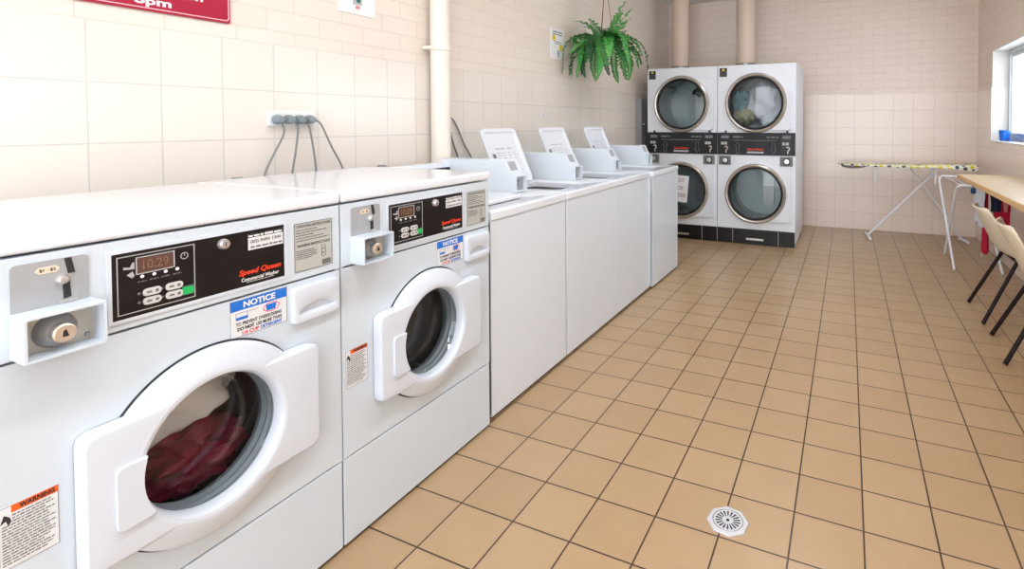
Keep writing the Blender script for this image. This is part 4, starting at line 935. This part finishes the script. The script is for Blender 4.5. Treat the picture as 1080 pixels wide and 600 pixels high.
def make_chair():
    root = thing('shell_chair', (0, 0, 0), '', 'chair')
    prof = [(0.185, 0.405), (0.165, 0.425), (0.12, 0.432), (0.03, 0.424), (-0.06, 0.412), (-0.125, 0.418), (-0.160, 0.445), (-0.184, 0.50), (-0.222, 0.58), (-0.258, 0.655), (-0.276, 0.692), (-0.281, 0.702)]
    hwid = [0.17, 0.185, 0.20, 0.21, 0.212, 0.212, 0.212, 0.212, 0.210, 0.202, 0.180, 0.15]
    nu = 17; rings = []
    for (x, z), w_ in zip(prof, hwid):
        row = []
        for i in range(nu):
            u = -1 + 2 * i / (nu - 1)
            back = max(0.0, min(1.0, (0.02 - x) / 0.15))
            row.append((x + 0.045 * back * abs(u) ** 2.2, w_ * u, z + (1 - back) * 0.022 * abs(u) ** 2.5 - 0.012 * back * 0))
        rings.append(row)
    sh = MB().loft(rings, False).build('seat_shell', 'shell', root, angle=70)
    md = sh.modifiers.new('subdivision', 'SUBSURF'); md.levels = 1; md.render_levels = 1
    md = sh.modifiers.new('thickness', 'SOLIDIFY'); md.thickness = 0.010; md.offset = 1
    for s in (-1, 1):
        MB().tube([(-0.270, s * 0.216, 0.004), (-0.095, s * 0.165, 0.380), (-0.05, s * 0.15, 0.396)], 0.0115, 10).build('leg', 'leg', root)
        MB().tube([(0.165, s * 0.200, 0.004), (0.125, s * 0.165, 0.380), (0.08, s * 0.15, 0.400)], 0.0115, 10).build('leg', 'leg', root)
        MB().tube([(-0.095, s * 0.16, 0.384), (0.125, s * 0.16, 0.394)], 0.010, 8).build('seat_rail', 'leg', root)
    for x in (-0.085, 0.11):
        MB().tube([(x, -0.16, 0.385), (x, 0.16, 0.385)], 0.010, 8).build('cross_bar', 'leg', root)
    return root
CHX = 9.58 * T + 0.270
ch = make_chair(); ch.location = (CHX, 14.80 * T, 0)
tag(ch, 'beige shell chair at the counter, the farther one with a dark leg fully seen', 'chair', 'shell chairs at the counter')
ch2 = copy_tree(ch); ch2.location = (CHX - 0.01, 11.62 * T, 0); ch2.rotation_euler = (0, 0, math.radians(-4))
tag(ch2, 'beige shell chair at the counter, the nearer one cut by the picture edge', 'chair', 'shell chairs at the counter')
# scoop and lid on the window sill
sc_ = thing('detergent_scoop', (XR + 0.072, 24.45 * T, WZ0 + 0.012), 'bright blue plastic scoop standing on the window sill', 'scoop')
MB().lathe([(0.036, 0.0), (0.045, 0.10), (0.041, 0.10), (0.033, 0.004), (0, 0.004)], (0, 0, 0), 'z', 24, True).build('scoop_cup', 'blue_pl', sc_)
MB().box(-0.008, 0.008, -0.25, -0.038, 0.006, 0.016, 0.003).build('scoop_handle', 'blue_pl', sc_)

# ------------------------------------------------------------------ light
def fitting(x, y, lab):
    fl = thing('ceiling_light', (x, y, ZC), lab, 'ceiling light', 'fluorescent battens')
    MB().box(-0.09, 0.09, -0.62, 0.62, -0.05, 0.0, 0.006).build('batten', 'fitting', fl)
    for s in (-0.045, 0.045):
        MB().tube([(s, -0.58, -0.068), (s, 0.58, -0.068)], 0.014, 10).build('tube_lamp', 'light', fl)
    L_ = bpy.data.lights.new('batten_glow', 'AREA'); L_.shape = 'RECTANGLE'; L_.size = 0.18; L_.size_y = 1.2; L_.energy = LAMP; L_.color = (0.94, 0.97, 1.0)
    lo = bpy.data.objects.new('batten_glow', L_); COL.objects.link(lo); lo.parent = fl; lo.location = (0, 0, -0.09)
LAMP = 14
for y, nm in ((-2.3, 'nearest the street door'), (-0.75, 'above the camera'), (0.8, 'above the floor drain'), (2.7, 'in the far half of the room')):
    fitting(0.75, y, 'white twin tube fluorescent batten on the ceiling ' + nm)
wd = bpy.data.worlds.new('sky'); scene.world = wd; wd.use_nodes = True
bg = wd.node_tree.nodes['Background']; bg.inputs['Color'].default_value = (0.86, 0.93, 1.0, 1); bg.inputs['Strength'].default_value = 4.6
vs = scene.view_settings
vs.view_transform = 'Standard'; vs.look = 'None'; vs.gamma = 1; vs.use_curve_mapping = False; vs.exposure = 0.24
